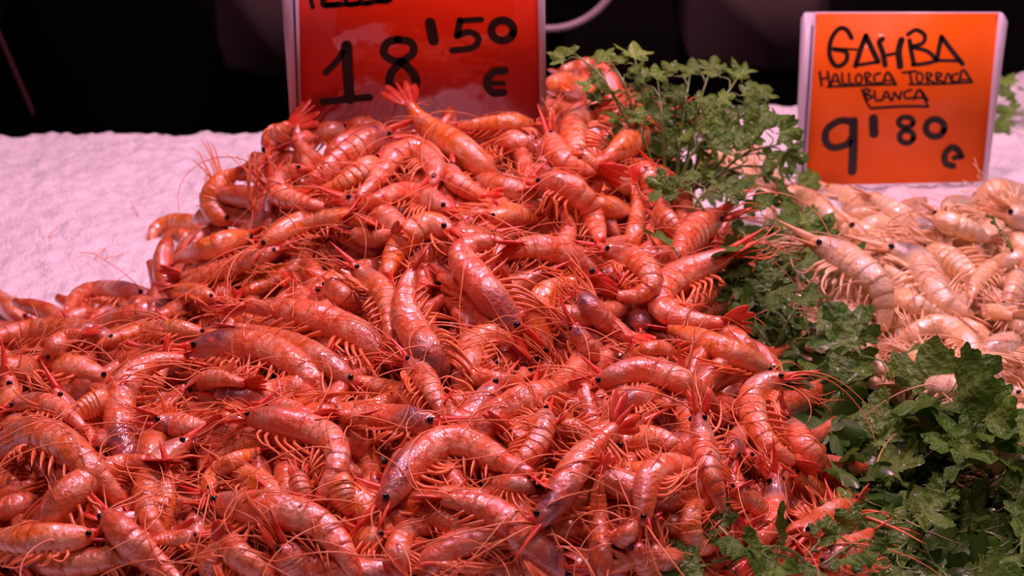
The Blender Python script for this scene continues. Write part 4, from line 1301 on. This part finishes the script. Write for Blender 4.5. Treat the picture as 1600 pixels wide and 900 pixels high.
def leaf_geo(seed):
    """a flat parsley leaf of unit length along +Y, three deep lobes with blunt teeth, cupped and creased"""
    g = np.random.default_rng(100 + seed)
    out = []
    lob = [(0, 1.0, 21), (50, .86, 20), (-50, .86, 20), (98, .5, 19), (-98, .5, 19)]
    lob = [(a + g.uniform(-6, 6), l * g.uniform(.9, 1.08), w_) for a, l, w_ in lob]
    th = np.linspace(-150, 150, 81)
    r = np.full(len(th), .2)
    for a, l, w_ in lob:
        d = np.abs(th - a)
        r = np.maximum(r, l * np.clip(np.cos(np.radians(np.clip(d * 90 / (w_ * 1.75), 0, 90))), 0, 1) ** .75)
    ph = np.sqrt(np.abs((th / 9.0) % 2 - 1))
    r = r * (.87 + .16 * ph)
    th = np.radians(th)
    ring = lambda s: np.stack([np.sin(th) * r * s, .28 + np.cos(th) * r * s * .80], 1)
    R0, R1 = ring(.5), ring(1.0)
    P2 = np.vstack([[[0, .22]], [[0, 0.0]], R0, R1])
    x, y = P2[:, 0], P2[:, 1]
    rad = np.hypot(x, y - .25)
    ang = np.arctan2(x, y - .25)
    z = g.uniform(-.25, .05) * rad ** 2 + .10 * np.cos(ang * 5 + g.uniform(-.4, .4)) * rad + .06 * np.sin(7 * x + 5 * y + g.uniform(0, 6)) + g.uniform(-.3, .1) * np.clip(y - .5, 0, 1) ** 1.5
    n = len(th)
    F = [(0, 2 + i + 1, 2 + i, -1) for i in range(n - 1)] + [(2 + i, 2 + i + 1, 2 + n + i + 1, 2 + n + i) for i in range(n - 1)]
    F += [(1, 0, 2, -1), (1, 2 + n - 1, 0, -1)]
    vein = np.clip(1 - np.abs(np.cos(ang * 2.6)) * 0 - rad * 1.3, 0, 1)
    pat = np.stack([vein] * 3, 1)
    pat[0] = pat[1] = 1
    return np.c_[P2, z], np.array(F), pat


LEAFG = [leaf_geo(i) for i in range(9)]
LEAF = [make_mesh('leaf', V, F, p, True, [M['leaf']]) for V, F, p in LEAFG]


def leaf_matrix(pos, axis, normal, s):
    y = nrm(axis)
    z = nrm(normal - np.dot(normal, y) * y)
    x = np.cross(y, z)
    m = np.eye(4)
    m[:3, 0], m[:3, 1], m[:3, 2], m[:3, 3] = x * s, y * s, z * s, pos
    return m


def viewn(p):
    return nrm(.45 * nrm(CAM - p) + np.array([0, 0, .65]))


def sprig(base, tip, size, nleaf, tone, label, group, lift=.016, bow=.18):
    bx, by = base
    tx, ty = tip
    hb = hit(np.array([float(bx)]), np.array([float(by)]), .004)[0]
    ht = hit(np.array([float(tx)]), np.array([float(ty)]), .004)[0]
    ht = min(ht, hb + .04) - lift / .5 * .5
    ht = max(ht, hb - .10)
    pb = CAM + ray(np.array(float(bx)), np.array(float(by))) * (hb + .006)
    pt = CAM + ray(np.array(float(tx)), np.array(float(ty))) * ht
    s0 = (1.2 if size > 58 and by > 600 else .95) * size * ht / F_PX
    root = tag(bpy.data.objects.new('parsley_sprig', None), label, 'parsley', group)
    col.objects.link(root)
    root.empty_display_size = .02
    root.location = pb
    q = pt - pb
    ln = np.linalg.norm(q)
    mid = q * .5 + viewn(pt) * ln * bow
    main = catmull([np.zeros(3), mid, q], 12)
    mb = MB()
    V, F = tube(main, np.linspace(.0015, .0009, 12), 6)
    mb.add(V, F)
    leaves = []
    for i in range(max(1, nleaf - 1) if size > 58 else nleaf):
        if i == 0:
            pos, d = main[-1], nrm(main[-1] - main[-3])
        else:
            u = 1 - .75 * i / max(nleaf, 2) + random.uniform(-.08, .08)
            p0 = at(main, u)
            dd = nrm(at(main, min(u + .1, 1)) - at(main, max(u - .1, 0)))
            n_ = viewn(pb + p0)
            sd = np.cross(n_, dd) * (1 if i % 2 else -1)
            d = nrm(dd * random.uniform(.2, .8) + sd * random.uniform(.6, 1.1) + n_ * random.uniform(.0, .4))
            pl = s0 * random.uniform(.35, .8)
            pos = p0 + d * pl
            V, F = tube(catmull([p0, p0 + (dd + d) * pl * .42, pos], 6), np.linspace(.0009, .0006, 6), 5)
            mb.add(V, F)
        leaves.append((pos, d, s0 * random.uniform(.75, 1.12) * (1 if i == 0 else .9)))
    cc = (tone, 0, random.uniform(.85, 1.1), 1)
    link('stem', mb.mesh('stem', M['stalk']), root, None, cc)
    for pos, d, s in leaves:
        n_ = nrm(viewn(pb + pos) + np.array([random.gauss(0, .38), random.gauss(0, .38), random.gauss(0, .25)]))
        d = nrm(d - n_ * .25 * np.dot(d, n_) + np.array([random.gauss(0, .12) for _ in range(3)]))
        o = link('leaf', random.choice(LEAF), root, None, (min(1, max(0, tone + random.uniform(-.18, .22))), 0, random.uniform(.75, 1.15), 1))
        o.matrix_local = Matrix(leaf_matrix(pos, d, n_, s).tolist())


SPRIGS = [  # back sprigs get a paler tone, backlight put into the leaf colour
 ((985,200),(898,84),44,4,.75,'pale green parsley sprig at the very top of the heap beside the large sign'),
 ((1000,205),(950,92),42,4,.7,'pale parsley sprig leaning left at the top of the back parsley'),
 ((1010,200),(993,96),46,3,.85,'yellowish parsley sprig with one upright leaf against the dark wall'),
 ((1040,220),(1028,128),46,4,.6,'olive parsley sprig in the middle of the back parsley, upright'),
 ((1055,225),(1078,118),42,4,.55,'slender parsley sprig standing tallest in the middle of the back parsley'),
 ((1065,235),(1108,114),42,4,.55,'light parsley sprig with narrow leaves pointing up at the dark wall'),
 ((1075,230),(1150,125),44,4,.5,'parsley sprig leaning right with its top against the dark wall'),
 ((1085,245),(1180,152),48,5,.35,'parsley sprig at the back, leaves over the white ice, upper one'),
 ((1095,255),(1205,190),48,5,.2,'dark parsley sprig of the back clump spreading right over the ice'),
 ((1100,265),(1220,225),48,5,.3,'parsley sprig of the back clump reaching right towards the smaller sign'),
 ((1085,285),(1212,262),46,4,.35,'low parsley sprig between the back clump and the glove-like pale prawn'),
 ((1055,270),(1110,205),52,5,.2,'dark parsley sprig in the heart of the back clump'),
 ((1035,260),(962,152),48,5,.45,'parsley sprig leaning left over the red prawns at the crest'),
 ((1055,250),(985,182),50,5,.3,'parsley sprig behind the plump curled red prawn at the crest'),
 ((1060,300),(1060,232),46,5,.2,'dark parsley sprig beside the red prawn that points into the back clump'),
 ((1080,330),(1115,292),50,5,.15,'dark parsley sprig below the glove-like pale prawn'),
 ((1170,300),(1247,278),44,3,.2,'small dark parsley sprig at the foot of the smaller sign, left corner'),
 ((1100,330),(1070,296),46,4,.2,'parsley sprig between red prawns under the back clump'),
 ((1160,395),(1225,338),58,4,.2,'dark parsley sprig at the top of the middle clump'),
 ((1165,405),(1262,352),60,4,.25,'parsley sprig of the middle clump pointing right under pale prawns'),
 ((1165,430),(1250,394),64,4,.35,'greyish green parsley sprig lying right across the middle clump'),
 ((1190,480),(1268,462),92,4,.15,'large dark parsley sprig of the middle clump with one broad toothed leaf'),
 ((1185,480),(1205,405),80,5,.15,'parsley sprig rising through the middle clump'),
 ((1195,500),(1150,452),78,4,.25,'parsley sprig of the middle clump spreading over red prawn tails'),
 ((1205,545),(1170,505),76,4,.2,'low parsley sprig of the middle clump beside the red tail tip'),
 ((1210,550),(1245,480),84,5,.1,'dark central parsley sprig of the middle clump'),
 ((1225,560),(1268,530),70,4,.15,'parsley sprig at the foot of the middle clump, right side'),
 ((1240,530),(1318,556),62,4,.2,'parsley sprig lying along the pale prawns below the middle clump'),
 ((1175,385),(1142,352),50,4,.3,'parsley sprig of the middle clump touching the spiked pink-red prawn'),
 ((1062,402),(1042,382),50,1,.2,'single parsley leaf caught between red prawns left of the middle clump'),
 ((1335,680),(1388,598),86,4,.15,'parsley sprig with a pointed dark leaf standing at the top of the front bank'),
 ((1345,670),(1295,625),80,4,.25,'parsley sprig at the upper left of the front bank beside red prawns'),
 ((1350,700),(1312,675),76,4,.5,'pale parsley sprig at the left of the front bank above the banded tail'),
 ((1385,700),(1440,652),86,5,.15,'parsley sprig with broad leaves near the top of the front bank'),
 ((1400,690),(1478,625),78,4,.2,'parsley sprig of the front bank under the level pale prawn'),
 ((1425,720),(1520,680),76,4,.25,'parsley sprig of the front bank reaching the slim orange-pale prawn'),
 ((1385,740),(1350,695),84,5,.1,'dark glossy parsley sprig left of centre in the front bank'),
 ((1395,765),(1340,762),82,4,.3,'parsley sprig hanging left over red prawns from the front bank'),
 ((1400,785),(1432,722),86,5,.45,'yellow-green parsley sprig in the middle of the front bank'),
 ((1445,785),(1505,735),80,5,.2,'parsley sprig right of the yellow-green one in the front bank'),
 ((1460,805),(1555,762),84,5,.15,'parsley sprig of the front bank beside the black-eyed pale prawn head'),
 ((1420,835),(1442,790),90,4,.75,'parsley sprig with pale silvery leaves low in the front bank'),
 ((1440,850),(1392,872),80,4,.5,'yellowish parsley sprig at the lower left of the front bank'),
 ((1480,835),(1592,852),82,5,.35,'parsley sprig with a long stalk running to the right edge'),
 ((1500,855),(1540,870),84,5,.2,'parsley sprig near the lower right corner, dark leaves'),
 ((1450,885),(1482,905),80,4,.25,'parsley sprig cut by the bottom edge right of the pale silvery one'),
 ((1525,905),(1605,885),80,4,.2,'parsley sprig in the lower right corner of the picture'),
 ((1400,900),(1372,838),72,4,.3,'parsley sprig beside the half-covered pale red prawn at the bottom'),
 ((1480,905),(1442,872),80,4,.15,'dark parsley sprig at the bottom edge of the front bank'),
 ((1465,745),(1532,702),78,5,.2,'parsley sprig deep in the front bank by the wide pale prawn'),
 ((1290,898),(1112,878),78,5,.12,'dark parsley sprig lying along the bottom edge, pointing left'),
 ((1275,892),(1182,855),66,3,.12,'dark parsley sprig on the bottom edge over red prawns, middle one'),
 ((1235,895),(1218,852),70,3,.15,'parsley sprig with a three-lobed leaf standing at the bottom edge'),
 ((1405,872),(1282,884),56,6,.15,'feathery parsley sprig at the bottom edge leading into the front bank'),
 ((1240,905),(1292,838),30,3,.2,'thin dark parsley stalk slanting up at the bottom edge'),
 ((1640,185),(1590,135),46,3,.5,'parsley sprig cut by the right edge, right of the smaller sign, upper one'),
 ((1640,205),(1592,178),48,3,.4,'parsley sprig cut by the right edge, right of the smaller sign, lower one'),
 ((1582,392),(1560,362),46,1,.45,'single small parsley leaf on the pale prawns at right'),
]
PARS_POLY = [[(970, 160), (1140, 170), (1180, 240), (1090, 320), (1020, 250)], [(1140, 360), (1230, 360), (1235, 500), (1285, 600), (1230, 590), (1140, 480)],
             [(1265, 590), (1330, 600), (1420, 660), (1500, 720), (1600, 850), (1640, 935), (1390, 935), (1370, 830), (1305, 740)]]
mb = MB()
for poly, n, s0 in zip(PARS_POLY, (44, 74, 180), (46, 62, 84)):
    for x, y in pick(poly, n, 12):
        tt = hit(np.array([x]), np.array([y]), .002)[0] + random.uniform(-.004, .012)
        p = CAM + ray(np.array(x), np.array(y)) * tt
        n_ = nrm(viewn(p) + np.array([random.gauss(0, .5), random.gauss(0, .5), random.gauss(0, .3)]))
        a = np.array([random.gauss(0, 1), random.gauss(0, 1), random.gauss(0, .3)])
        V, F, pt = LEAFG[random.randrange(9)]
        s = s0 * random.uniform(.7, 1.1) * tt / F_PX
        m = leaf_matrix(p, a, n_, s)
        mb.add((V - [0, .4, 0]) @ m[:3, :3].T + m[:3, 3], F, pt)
o = link('parsley_bed', mb.mesh('parsley_bed', M['leaf']), None, None, (.04, 0, .7, 1))  # low tone and value put the shade between leaves into their colour
tag(o, 'under-layer of parsley leaves darkened to look shaded between the red and the pale prawns', 'parsley')
o['kind'] = 'stuff'
for a, b, s, n, tone, lb in SPRIGS:
    if a[1] < 295 and 1030 < a[0] < 1130:      # rooted at the rim of the heap
        a, n = (a[0], 296), n + 1
    sprig(a, b, s, n, tone, lb, 'parsley sprigs between the heaps')

# ------------------------------------------------------------------ broken feelers lying on the ice
for pts, lb in (([(205, 316), (210, 326), (217, 338)], 'short broken feeler alone on the ice, halfway up at left'),
                ([(90, 356), (80, 364), (75, 373), (80, 377)], 'tiny bent feeler on the ice at far left'),
                ([(122, 395), (145, 396), (165, 408), (190, 424), (222, 452)], 'long thin broken feeler on the ice above the purple-edged prawn'),
                ([(148, 403), (158, 394), (166, 388)], 'short feeler piece branching up beside the long broken one on the ice'),
                ([(162, 405), (178, 401), (194, 397)], 'short feeler piece lying level beside the long broken one on the ice'),
                ([(299, 230), (318, 245), (350, 268)], 'thin broken feeler on the ice near the loop-tailed prawn at the heap edge')):
    q = catmull(pts, 14)
    tt = hit(q[:, 0], q[:, 1], .009)
    P = CAM + ray(q[:, 0], q[:, 1]) * gsm(tt, 2)[:, None]
    V, F = tube(P - P[0], .0005, 5)
    tag(link('broken_feeler', make_mesh('broken_feeler', V, F, None, True, [M['red_hair']]), None, P[0], (.3, .3, .9, 1)), lb, 'feeler', 'broken feelers on the ice')
